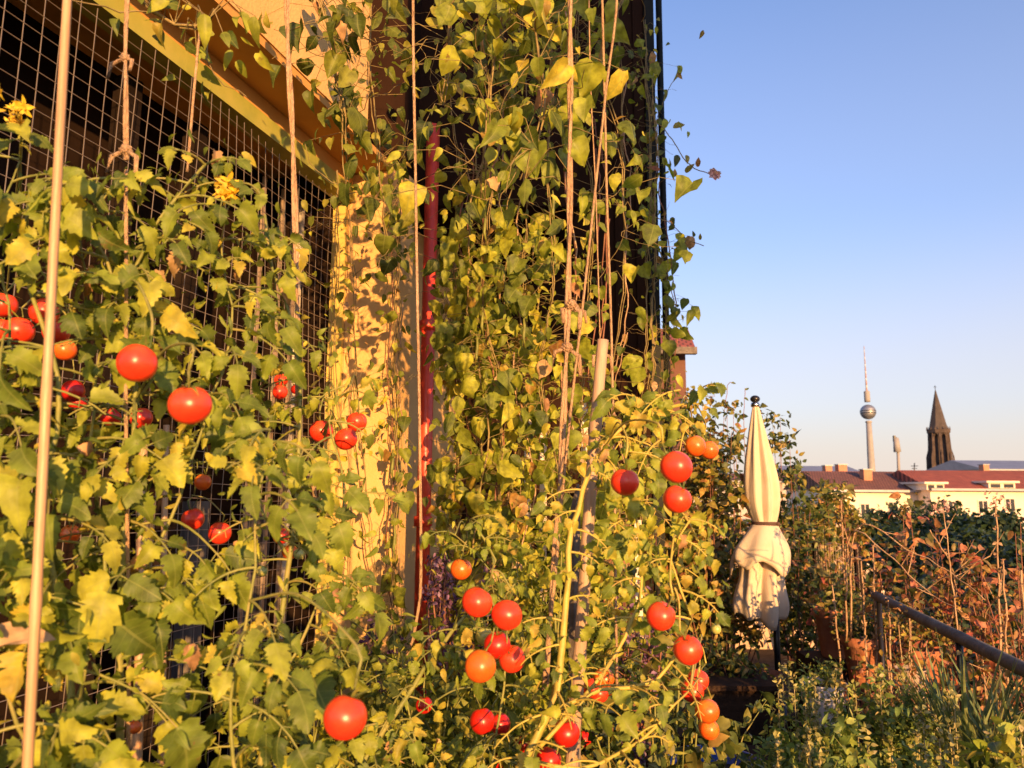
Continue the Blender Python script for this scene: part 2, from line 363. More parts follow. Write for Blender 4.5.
# ---- ground, terrace floor, the building under our feet
g = MB(); g.box((-2500, -600, -20.4), (3500, 6000, -20)); struct(g.build('ground', 'asphalt', smooth=False))
fl = MB(); fl.box((-2.2, -3, -.2), (3.4, 9.2, 0)); struct(fl.build('terrace_floor', 'deck', smooth=False))
hb = MB(); hb.box((-2.0, -2.9, -19.99), (3.3, 9.1, -.21))
hb_o = tag(hb.build('apartment_block', 'parapet', smooth=False), 'apartment block carrying the roof terrace', 'building')

# ---- the facade on the left
def P(mb, name, mat, par, smooth=False): return mb.build(name, mat, par, smooth=smooth)
fac = thing('building_facade', 'ochre house front with green rail, ledge and dark window bays along the left', 'facade', W(3.4, 0, 0))
m_ = MB(); wbox(m_, 3.46, 6.2, -.4, 0, 0, 3.07); P(m_, 'wall', 'ochre', fac)
m_ = MB(); wbox(m_, 3.44, 3.457, -.07, .0, 0, 2.92); P(m_, 'corner_trim', 'trim', fac)
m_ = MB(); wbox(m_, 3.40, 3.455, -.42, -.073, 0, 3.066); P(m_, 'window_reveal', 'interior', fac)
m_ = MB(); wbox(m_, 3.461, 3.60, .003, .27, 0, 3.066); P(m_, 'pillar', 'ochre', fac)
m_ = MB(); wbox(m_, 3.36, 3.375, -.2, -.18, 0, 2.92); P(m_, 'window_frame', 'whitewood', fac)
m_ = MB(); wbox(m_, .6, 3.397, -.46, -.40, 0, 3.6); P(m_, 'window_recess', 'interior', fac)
for (s0, s1, mt) in ((2.6, 2.9, 'curtain'), (3.15, 3.3, 'curtain')):
    m_ = MB()
    n = 24; vs = []; fs = []
    for i in range(n + 1):
        t = i / n; s_ = s0 + (s1 - s0) * t; o = -.24 + .02 * math.sin(t * 40)
        vs += [W(s_, o, .1), W(s_, o, 1.55)]
    for i in range(n): fs.append((2 * i, 2 * i + 2, 2 * i + 3, 2 * i + 1))
    m_.add(vs, fs); P(m_, 'curtain', mt, fac, True)
for s_ in (1.1, 1.72, 2.3, 2.62, 3.08, 3.22, 3.33):
    m_ = MB(); w = .03 if s_ < 3 else .008; wbox(m_, s_ - w, s_ + w, -.2, -.14 if s_ < 3 else -.188, 0, 2.92); P(m_, 'window_frame', 'darkframe' if s_ < 3 else 'frame', fac)
m_ = MB(); wbox(m_, 1.0, 3.39, -.13, -.1, 1.86, 1.92); P(m_, 'window_frame', 'interior', fac)
m_ = MB(); wbox(m_, .6, 3.46, -.05, .03, 2.93, 3.0); P(m_, 'rail', 'rail', fac)
m_ = MB(); wbox(m_, .6, 3.455, -.05, .02, 3.002, 3.067); P(m_, 'beam', 'soffit', fac)
m_ = MB(); wbox(m_, .6, 3.6, -.4, .215, 3.07, 3.10); P(m_, 'soffit', 'soffit', fac)
m_ = MB(); wbox(m_, .6, 3.2, -.4, .22, 3.103, 4.6); P(m_, 'balcony_front', 'ochre', fac)

# dark projecting block beyond, end edge at px ~660
YE = 4.75
xr = at(657, 200, YE).x
blk = thing('dark_clad_wall', 'tall dark brown wall behind the climbing vines, ending against the sky', 'wall', (xr - .7, YE, 0))
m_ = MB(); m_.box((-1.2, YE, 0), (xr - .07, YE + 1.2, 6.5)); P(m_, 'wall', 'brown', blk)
m_ = MB(); m_.box((xr - .067, YE - .02, 0), (xr, YE + 1.22, 6.5)); P(m_, 'corner_trim', 'pipe', blk)
m_ = MB(); m_.box((-1.6, YE - .95, 3.11), (xr - .62, YE - .003, 6.5)); P(m_, 'overhang', 'brown', blk)
m_ = MB(); m_.box((-1.6, 3.3, 3.15), (-.52, YE - .955, 6.5)); P(m_, 'overhang', 'brown', blk)
for k in range(9):
    x = -.3 + k * .14
    if x > xr - .1: break
    m_ = MB(); m_.box((x, YE - .014, 0), (x + .012, YE - .002, 6.4)); P(m_, 'batten', 'brown', blk)
dp = MB(); dp.tube([(xr + .035, YE - .03, 0), (xr + .035, YE - .03, 6.5)], .022, 12)
tag(dp.build('downpipe', 'pipe', origin=(xr + .035, YE - .03, 0)), 'thin black downpipe on the wall edge against the sky', 'downpipe')
# red pipe
YR = 3.58; rp_b = at(419, 690, YR)
rp = thing('red_pipe', 'red painted vertical pipe on the ochre wall among the vines', 'pipe', (rp_b.x, YR, 0))
m_ = MB(); m_.tube([(rp_b.x, YR, 0), (rp_b.x + .005, YR, 3.45)], .034, 16); P(m_, 'tube', 'redpipe', rp, True)
for z in (.5, 1.45, 2.4):
    m_ = MB(); m_.lathe([(.036, -.025), (.044, -.022), (.044, .022), (.036, .025)], (rp_b.x, YR, z), 16); P(m_, 'pipe_clamp', 'redpipe', rp, True)
# pale trellis slats behind vines
tr = thing('wooden_trellis', 'pale upright trellis slats half hidden in the vines', 'trellis', at(540, 700, 3.4))
for px in (527, 543, 586, 640):
    a = at(px, 660, 3.5); b = at(px - 3, 400 if px < 600 else 520, 3.5)
    m_ = MB(); m_.box((a.x - .016, a.y - .008, .2), (a.x + .016, a.y + .008, b.z)); P(m_, 'slat', 'whitewood', tr)
m_ = MB(); a = at(520, 560, 3.51); b = at(650, 560, 3.51); m_.box((a.x, a.y, a.z - .015), (b.x, a.y + .012, a.z + .015)); P(m_, 'crossbar', 'redstem', tr)

# wire mesh
wm = MB(); wm.smooth = False
def wpt(s_, z_):
    o = .035 + .02 * math.sin(s_ * 2.3 + z_ * 1.1) + .012 * math.sin(z_ * 3 + s_ * 5)
    return W(s_, o, z_)
k = 0
s_ = .9
while s_ < 3.36:
    wm.tube([wpt(s_ + .004 * math.sin(z * 4 + s_ * 9), z) for z in [.3 + i * .26 for i in range(11)]], .0013, 4, False); s_ += .0505
z = .3
while z < 2.9:
    wm.tube([wpt(.9 + i * .2455, z + .012 * math.sin(i * .9 + z * 2)) for i in range(11)], .0013, 4, False); z += .0505
tag(wm.build('wire_mesh', 'wire', origin=W(2, 0, .3)), 'square wire mesh stretched over the dark window behind the tomatoes', 'mesh')

# ------------------------------------------------------------------ canes and twine
def cane(name, a, b, r, mat, label, node=.22, cat='cane'):
    a, b = V(a), V(b); o = MB(); L_ = (b - a).length; n = 60; pts = []; rs = []
    for i in range(n + 1):
        t = i / n; d = t * L_
        q = abs(((d / node) % 1) - .5) * 2
        rs.append(r * (1 + (.14 if q > .93 else 0)) * (1.06 - .12 * t)); pts.append(a.lerp(b, t) + V((math.sin(t * 5) * r * .5, 0, 0)))
    o.tube(pts, rs, 12)
    return tag(o.build(name, mat, origin=a), label, cat, None)
cane('bamboo_cane', at(25, 775, .80) + (at(25, 775, .80) - at(73, -60, .80)) * .75, at(73, -60, .80), .0052, 'cane', 'thin pale cane leaning at the far left, nearest the camera')
cane('bamboo_cane', at(573, 712, 1.45) + (at(573, 712, 1.45) - at(606, 340, 1.45)) * .8, at(606, 340, 1.45), .0122, 'oldcane', 'thick weathered bamboo cane with a cut top among the right tomatoes')
cane('wooden_stake', at(140, 768, 1.8) + V((0, 0, -.3)), at(146, 430, 1.8), .011, 'cane', 'pale brown stake behind the leaves near the second twine')
cane('wooden_stake', at(165, 768, 1.9) + V((0, 0, -.3)), at(168, 425, 1.9), .008, 'cane', 'slim orange brown stake behind the leaves left of the mesh gap')
sb = MB(); a = at(574, 520, 1.6); b = at(578, 484, 1.6)
sb.tube([a + V((0, 0, -.5)), a, b], [.012, .014, .003], 5); tag(sb.build('wooden_splint', 'handrail', origin=a, smooth=False), 'short grey split stick with a pointed end behind the thick cane', 'stick')

def twine(pts, r, label, strands=1, knots=(), name='twine', tails=0):
    pp = smooth_path(pts, .06)
    root = thing(name, label, 'twine', pp[0], 'twine strings holding up the plants')
    for k in range(strands):
        ph = k * PI
        m_ = MB(); m_.tube([p + V((math.cos(i * .8 + ph), math.sin(i * .8 + ph), 0)) * (r * .9 if strands > 1 else r * .1) for i, p in enumerate(pp)], r, 6)
        m_.build('strand', 'twine', root)
    for (kp) in knots:
        m_ = MB(); kp = V(kp)
        m_.ball(kp, (r * 2.6, r * 2.6, r * 3.4), 8, 6)
        for q in range(6):
            an = q * 1.05; m_.tube([kp + V((math.cos(an) * r * 2.2, math.sin(an) * r * 2.2, r * 2)), kp + V((math.cos(an + 1.5) * r * 3, math.sin(an + 1.5) * r * 3, 0)), kp + V((math.cos(an + 3) * r * 2.2, math.sin(an + 3) * r * 2.2, -r * 2))], r * .9, 5)
        for sx in (-1, 1, .6)[:2 + (tails > 2)]:
            e = kp + V((sx * r * rnd.uniform(4, 10), -r * 2, -r * rnd.uniform(9, 16)))
            m_.tube(smooth_path([kp, kp.lerp(e, .5) + V((sx * r * 3, 0, r * 3)), e], .01), [r * 1.2] + [r * 1.4] * 40, 5) if False else m_.tube([kp, kp.lerp(e, .5) + V((sx * r * 3, 0, r * 3)), e], [r, r * 1.4, r * 1.1], 5)
        m_.build('knot', 'twine', root)
    return root
def tops(px, py, Y, dz=.5):
    p = at(px, py, Y); return p + V((0, 0, dz))
twine([at(127, 775, 1.0) + V((0, 0, -.4)), at(127, 775, 1.0), at(126, 400, 1.0), at(126, 170, 1.0)], .0026, 'single jute twine running down from the knot near the left edge', 1, [at(126, 150, 1.0)])
twine([at(126, 160, 1.0), at(126, 80, 1.0), at(128, -20, 1.0), tops(128, -20, 1.0)], .0022, 'doubled jute twine above the knot near the left edge', 2, [at(125, 58, 1.0)])
twine([at(187, 172, 1.15), at(194, 90, 1.15), at(201, 20, 1.15)], .0022, 'short thin twine tied to a curling shoot over the mesh', 1)
twine([at(299, 520, 1.35), at(297, 300, 1.35), at(293, 150, 1.35), at(287, -20, 1.35), tops(287, -20, 1.35)], .0034, 'smooth twine crossing the front of the ochre ledge', 2, [at(299, 470, 1.35)])
twine([at(404, 660, 1.5), at(420, 600, 1.5), at(419, 400, 1.5), at(413, -20, 1.5), tops(413, -20, 1.5)], .0030, 'long thin twine hanging in front of the red pipe', 1)
twine([at(545, 690, 1.5), at(560, 480, 1.5), at(568, 300, 1.5), at(570, 150, 1.5), at(570, -20, 1.5), tops(570, -20, 1.5)], .0038, 'thick doubled twine in the middle of the vines', 2, [at(571, 305, 1.5), at(567, 348, 1.5)])
twine([at(617, 700, 1.7), at(613, 400, 1.7), at(607, 200, 1.7), at(602, -20, 1.7), tops(602, -20, 1.7)], .0030, 'thin straight twine just right of the thick cane', 1, [at(601, 352, 1.7), at(613, 418, 1.7)])
twine([at(556, 560, 1.55), at(572, 400, 1.55), at(590, 240, 1.55), at(606, 90, 1.55), at(618, -20, 1.55), tops(618, -20, 1.55)], .0028, 'slanting twine crossing the straight one near the top', 1, [at(575, 308, 1.55)])
twine([at(600, 340, 1.9), at(596, 200, 1.9), at(590, 60, 1.9), tops(588, -20, 1.9)], .0018, 'finest twine strand slanting behind the crossed twines', 1)

# ------------------------------------------------------------------ vines on the wall
def vine(path, label, n_leaf, size=(.05, .085), spread=.12, mat='vine', shapes=(HEART, HEART, OVAL), top=1.0, group='climbing vines on the wall', dry=.0, pods=0, r=.0035, face=None, dens=None, sprig=10):
    pp = smooth_path(path, .06, .006)
    root = thing('climbing_vine', label, 'vine', (pp[0].x, pp[0].y, max(0, pp[0].z)), group)
    st = MB(); fo = MB(); dr = MB()
    npt = len(pp)
    st.tube(pp, [r * (1 - .5 * i / npt) for i in range(npt)], 5)
    off = [p + V((math.cos(i * .35), math.sin(i * .35), 0)) * r * 3 for i, p in enumerate(pp)]
    st.tube(off, r * .6, 5)
    cz = face or V((-.1, -1, .15))
    size = (size[0] * .9, size[1] * 1.2); n_leaf = int(n_leaf * 1.35)
    for i in range(n_leaf):
        for _ in range(6):
            t = rnd.random()
            if dens is None or rnd.random() < dens(t): break
        b = pp[min(int(t * npt), npt - 1)]
        off_ = V((rnd.gauss(0, spread), rnd.gauss(-.02, spread * .6), rnd.gauss(0, .04)))
        e = b + off_
        Ls = rnd.uniform(*size) * (.6 if rnd.random() < .25 else 1)
        ax = V((rnd.gauss(0, .45), rnd.gauss(-.25, .3), -1 + rnd.gauss(0, .35)))
        nm = cz + V((rnd.gauss(0, .55), rnd.gauss(0, .3), rnd.gauss(.15, .35)))
        sh = rnd.choice(shapes)
        xw = (e.x - CAM.x) / e.y
        if -.137 < xw < -.108 and e.y > 2 and rnd.random() < .6: continue
        tgt = dr if rnd.random() < dry else fo
        tgt.leaf(e, ax, nm, Ls, Ls * rnd.uniform(.5, .95), sh, True, rnd.uniform(-.2, .9), rnd.uniform(-.1, .9), rnd.uniform(-.3, .6), rnd.uniform(.02, .13))
        if off_.length < .3:
            mid = b.lerp(e, .5) + V((0, -.01, .025)); st.tube([b, mid, e], [.0013, .001, .0008], 4, False)
    for i in range(int(n_leaf * 1.5)):      # small young and dried leaves between the big ones
        for _ in range(6):
            t = rnd.random()
            if dens is None or rnd.random() < dens(t): break
        b = pp[min(int(t * npt), npt - 1)]
        e = b + V((rnd.gauss(0, spread * .9), rnd.gauss(.05, spread), rnd.gauss(0, .05)))
        xw = (e.x - CAM.x) / e.y
        if -.137 < xw < -.108 and e.y > 2 and rnd.random() < .7: continue
        l_ = rnd.uniform(.018, .045); fo.leaf(e, V((rnd.gauss(0, .7), rnd.gauss(-.2, .5), -.6 + rnd.gauss(0, .6))), cz + rv(.8), l_, l_ * rnd.uniform(.45, .8), rnd.choice((OVAL, HEART, LANCE)), False, rnd.uniform(0, .8), rnd.uniform(0, .8))
    if n_leaf > 100:
        for k in range(3):
            dx = rnd.uniform(-.1, .1); i0 = rnd.randrange(0, npt // 3); i1 = rnd.randrange(npt // 2, npt)
            q = MB(); q.tube([pp[i] + V((dx + .012 * math.sin(i * .6), .03, 0)) + rv(.006) for i in range(i0, i1)], rnd.uniform(.0022, .0045), 5); q.build('dry_stem', rnd.choice(('drystem', 'redstem', 'vinestem')), root)
    for i in range(sprig):      # tendrils and thin side runners
        b = pp[rnd.randrange(npt)]; d = V((rnd.gauss(0, 1), rnd.gauss(-.3, .4), rnd.gauss(.2, .8))).normalized()
        q = [b]; 
        for k in range(7):
            d = (d + rv(.5)).normalized(); q.append(q[-1] + d * .028)
        st.tube(q, [.0012] * 5 + [.0009] * 3, 4, False)
    st.build('stem', 'vinestem', root); fo.build('foliage', mat, root)
    if dr.v: dr.build('withered_leaves', 'pale', root)
    for k in range(pods):
        t = rnd.uniform(.3, .75); b = pp[int(t * npt)] + V((rnd.gauss(0, .06), -.05, 0))
        q = MB(); q.tube([b, b + V((.004, 0, -.04)), b + V((.0, -.004, -.09)), b + V((.008, 0, -.13))], [.002, .006, .0065, .001], 6)
        q.build('seed_pod', 'sepal', root)
    return root

def vp(pxs, Y, y0=720, y1=-30, wob=8):
    """path up the wall, through pixel columns"""
    n = len(pxs); out = []
    bottom = at(pxs[0], y0, Y); out.append(V((bottom.x, bottom.y, min(.25, bottom.z))))
    for i, px in enumerate(pxs):
        t = i / (n - 1); out.append(at(px + rnd.uniform(-wob, wob), y0 + (y1 - y0) * t, Y + rnd.uniform(-.08, .08)))
    return out
lo = lambda t: 1 - .75 * max(0, (t - .62)) / .38
mids = lambda t: 1 if t < .66 else .24
vine(vp([352, 346, 350, 344, 340, 335], 2.95, 690, 170), 'sparse vine climbing the yellow corner trim beside the mesh', 30, (.035, .06), .08, 'vine', (HEART, OVAL), dry=.08, pods=2)
vine(vp([376, 366, 360, 362, 356, 350], 3.05, 680, 210), 'thin leafy vine across the bare ochre pillar', 24, (.03, .055), .07, 'vine', (OVAL, HEART), dry=.1)
vine(vp([404, 400, 396, 402, 398, 400, 402], 3.05, 700, 120), 'loose vine climbing just left of the red pipe', 80, (.04, .07), .05, 'vine', (HEART, HEART, OVAL), dry=.06, pods=2)
vine(vp([452, 456, 448, 456, 452, 454, 450, 452], 3.2, 720, -20), 'leafy vine climbing just right of the red pipe', 190, (.045, .08), .065, 'vine', (HEART, HEART, OVAL), dens=mids, dry=.04, pods=3)
vine(vp([476, 474, 480, 474, 478, 480, 474, 474], 3.05, 720, -30), 'dense vine with hanging pointed leaves, second right of the red pipe', 230, (.05, .09), .11, 'vine', (HEART, HEART, OVAL), dens=mids, pods=4)
vine(vp([496, 488, 494, 500, 490, 494, 500, 488], 2.9, 720, -30), 'tall vine with large pale leaves midway between red pipe and thick twine', 230, (.05, .095), .12, 'vine', (HEART, HEART, OVAL), dens=mids, dry=.03, pods=4)
vine(vp([520, 526, 518, 524, 530, 524, 520, 528], 3.0, 700, -30), 'vine climbing the left pale trellis slat', 230, (.05, .09), .12, 'vine', (HEART, HEART, OVAL), dens=mids, pods=5)
vine(vp([552, 546, 554, 548, 556, 550, 546, 550], 2.8, 700, -30), 'vine running up just left of the thick doubled twine', 210, (.045, .085), .11, 'vine', (HEART, HEART, OVAL), dens=mids, dry=.04, pods=3)
vine(vp([582, 586, 578, 584, 590, 584, 586], 3.1, 640, -20), 'vine behind the cut top of the thick cane', 170, (.045, .08), .11, 'vine', (HEART, HEART, OVAL), dens=lambda t: 1 if t < .55 else .45)
vine(vp([612, 618, 610, 616, 622, 618, 626], 3.4, 600, 10), 'thinning vine on the brown wall right of the twines', 80, (.05, .085), .11, 'vine', (HEART, HEART, OVAL), dens=lambda t: 1 if t < .42 else .07, dry=.04)
vine(vp([640, 634, 644, 640, 648, 642, 640], 4.2, 520, 20), 'vine climbing next to the black corner trim', 95, (.055, .09), .13, 'vine', (HEART, OVAL), dens=lambda t: 1 if t < .35 else .13, sprig=24)
vine([at(655, 470, 4.3), at(662, 380, 4.3), at(666, 290, 4.3), at(652, 200, 4.3), at(650, 110, 4.3), at(640, 50, 4.3)], 'outermost vine draped over the wall edge against the sky', 85, (.05, .085), .07, 'vine', (HEART, OVAL), sprig=34, dry=.05)
# hanging crown from above
vine([at(300, -60, 1.9), at(320, 10, 1.9), at(335, 60, 1.95), at(345, 120, 1.95), at(350, 190, 2.0)], 'vine hanging down in front of the ochre ledge end', 36, (.045, .075), .07, 'vine_shade', (HEART, HEART, OVAL), dry=.07, sprig=16)
vine([at(355, -70, 2.3), at(370, 0, 2.3), at(372, 80, 2.3), at(380, 160, 2.3), at(385, 260, 2.4)], 'shaded vine hanging beside the ledge over the bare wall', 50, (.05, .08), .12, 'vine_shade', (HEART, HEART, OVAL), sprig=20)
vine([at(450, -70, 2.1), at(446, 0, 2.1), at(450, 60, 2.1), at(444, 105, 2.1)], 'shaded vine hanging above the top of the red pipe', 45, (.05, .085), .11, 'vine_shade', (HEART, HEART, OVAL), sprig=20)
vine([at(500, -70, 1.7), at(505, 0, 1.7), at(495, 60, 1.7), at(490, 140, 1.7), at(485, 200, 1.75)], 'big leaved vine hanging at the top between pipe and twine', 44, (.04, .065), .10, 'vine', (HEART, HEART, OVAL), sprig=20, dry=.03)
vine([at(545, -70, 1.6), at(535, 0, 1.6), at(540, 60, 1.6), at(545, 120, 1.6), at(525, 180, 1.6)], 'vine with the largest sunlit leaves at the top centre', 40, (.05, .07), .09, 'vine', (HEART, HEART, OVAL), sprig=16)
vine([at(640, -60, 2.3), at(620, 0, 2.3), at(600, 60, 2.3), at(620, 130, 2.4), at(625, 230, 2.4)], 'vine looping down the brown wall behind the crossed twines', 26, (.05, .085), .09, 'vine', (HEART, HEART, OVAL), sprig=22)
vine([at(95, -60, 1.15), at(150, 10, 1.15), at(200, 25, 1.2), at(215, 10, 1.2)], 'curling shoot trailing across the top left corner', 12, (.03, .05), .05, 'vine', (OVAL,), sprig=5)

# the shoot that reaches out into the sky
sh = [at(645, 120, 4.3), at(660, 125, 4.25), at(672, 140, 4.2), at(690, 165, 4.2), at(714, 175, 4.2)]
root = thing('flowering_shoot', 'shoot with a pink blossom reaching out into the sky', 'shoot', sh[0])
st = MB(); st.tube(smooth_path(sh, .03, .003), .003, 5); st.build('stem', 'vinestem', root); st = MB()
st.tube(smooth_path([at(650, 215, 4.2), at(672, 225, 4.2), at(688, 240, 4.2), at(704, 246, 4.2)], .03, .004), .0025, 5)
st.build('stem', 'vinestem', root); st = MB()
st.tube(smooth_path([at(655, 125, 4.2), at(668, 90, 4.2), at(678, 76, 4.2)], .03, .003), .002, 5)
st.build('stem', 'vinestem', root)
lf = MB()
for (x, y, s_) in ((673, 133, .08), (686, 178, .075), (698, 172, .06), (678, 160, .08), (668, 175, .07), (694, 242, .04), (700, 245, .04), (672, 222, .06), (678, 78, .05), (660, 175, .08), (655, 160, .07), (686, 160, .06), (674, 182, .05), (666, 240, .05)):
    lf.leaf(at(x, y - 5, 4.2 + rnd.uniform(-.05, .05)), V((rnd.gauss(0, .6), -.2, rnd.choice((-1, -.6, .3)))), V((rnd.gauss(0, .6), -1, .4)), s_, s_ * .7, OVAL, True, .3, .3)
lf.build('foliage', 'hedge', root)
fl_ = MB()
for i in range(16):
    a = rnd.uniform(0, 6.28); fl_.leaf(at(714, 175, 4.2), V((math.cos(a), -.6, math.sin(a))), V((0, -1, 0)) + rv(.3), .045, .04, OVAL, True, .2, .2)
fl_.build('blossom', 'pinkflower', root)

# ------------------------------------------------------------------ tomato plants
def compound(mb, st, base, d, L_, nrm, n=2, size=1.0, wide=True):
    """a tomato leaf: rachis with serrated leaflets in pairs and one at the end, small ones between"""
    pts = [V(base)]; dd = V(d).normalized(); k = 7
    for i in range(k):
        dd = (dd + V((0, 0, -.13)) + rv(.05)).normalized(); pts.append(pts[-1] + dd * (L_ / k))
    st.tube(pts, [.0022 - .0012 * i / k for i in range(k + 1)], 5, False)
    nrm = V(nrm)
    side = dd.cross(nrm).normalized()
    def lf(o, a, l_):
        a = V(a).normalized()
        if hides(o + a * l_ * .5, l_ * .3) or hides(o + a * l_ * .9, .004) or hides(o, .004): return
        mb.leaf(o, a, nrm + rv(.45), l_, l_ * rnd.uniform(.62, .85), TOMATO, wide, rnd.uniform(0, .8), rnd.uniform(.1, .95), rnd.uniform(-.2, .5), rnd.uniform(.04, .14))
    lf(pts[-1], dd + V((0, 0, -.3)), L_ * .42 * size)
    for j in range(n):
        q = pts[k - 2 - 2 * j]
        for sg in (-1, 1):
            a = (side * sg + dd * .5 + V((0, 0, -.25)) + rv(.2)).normalized()
            e = q + a * .012; st.tube([q, e], .0009, 4, False)
            lf(e, a, L_ * rnd.uniform(.28, .38) * size)
        if rnd.random() < .6:
            q = pts[k - 3 - 2 * j]; a = (side * rnd.choice((-1, 1)) + dd * .4 + rv(.3)).normalized(); lf(q, a, L_ * .15 * size)

def tomato(parent, px, py, rp, kind='red', Y=None, ctr=None):
    R_ = .023 if kind != 'green' else .015
    if Y is None: Y = R_ * FPX / rp
    r_ = rp * Y / FPX
    c = at(px, py, Y)
    # squat fruit, faint shoulders, dimple under the calyx
    prof = []
    n = 20; m = 14
    mb = MB(); ph = rnd.uniform(0, 6.28); lob = rnd.choice((4, 5, 6)); sq = rnd.uniform(.93, 1.03)
    for i in range(m + 1):
        t = -PI / 2 + PI * i / m
        z = math.sin(t) * sq; q = max(math.cos(t), .015)
        if t > .9: z -= (t - .9) ** 2 * .45
        prof.append((q, z))
    mb.lathe(prof, (0, 0, 0), n, True, lambda q, z, a, i: V((r_ * q * (1 + .018 * math.cos(lob * a + ph) + .02 * math.cos(a - ph)) * math.cos(a), r_ * q * (1 + .018 * math.cos(lob * a + ph) + .02 * math.cos(a - ph)) * math.sin(a), r_ * z)))
    me_o = mb.build('tomato', kind, parent, origin=WORLD[parent.name])
    me_o.location = c - WORLD[parent.name]
    for v in me_o.data.vertices: v.co = v.co + WORLD[parent.name]
    tilt = (rnd.gauss(0, .25), rnd.gauss(0, .3), rnd.uniform(0, 6.28)); me_o.rotation_euler = tilt
    WORLD[me_o.name] = V(c)
    cm = MB(); top = V((0, 0, r_ * .80))
    for k in range(5 if rnd.random() < .6 else 6):
        a = k * 1.2 + rnd.uniform(-.2, .2); d = V((math.cos(a), math.sin(a), rnd.uniform(.15, .6)))
        cm.leaf(top, d, V((0, 0, 1)), r_ * rnd.uniform(.95, 1.4), r_ * .42, LANCE, False, .2, rnd.uniform(-.3, .6))
    pd = [top - V((0, 0, .001)), top + V((0, 0, .008)), top + V((rnd.uniform(-.006, .006), rnd.uniform(-.006, .006), .02))]
    cm.tube(pd, [.0014, .0013, .0019], 5)
    me = bpy.data.meshes.new('calyx'); me.from_pydata(cm.v, [], cm.f); me.materials.append(M['sepal'])
    me.polygons.foreach_set('use_smooth', [True] * len(me.polygons))
    co = bpy.data.objects.new('calyx', me); C.objects.link(co); co.parent = me_o
    from mathutils import Euler
    E = Euler(tilt).to_matrix()
    return c + E @ pd[-1], r_

def flower(mb, c, s_):
    d0 = V((rnd.gauss(0, .4), -1, rnd.gauss(-.1, .5))).normalized(); a = d0.orthogonal().normalized(); b = d0.cross(a)
    for k in range(5):
        an = k * 1.2566; e = a * math.cos(an) + b * math.sin(an)
        mb.leaf(c, e + d0 * rnd.uniform(.1, .7), d0, s_, s_ * .9, PETAL, False, .1, rnd.uniform(-.2, .5))
    mb.tube([c, c + d0 * s_ * .6], [s_ * .16, s_ * .05], 5)

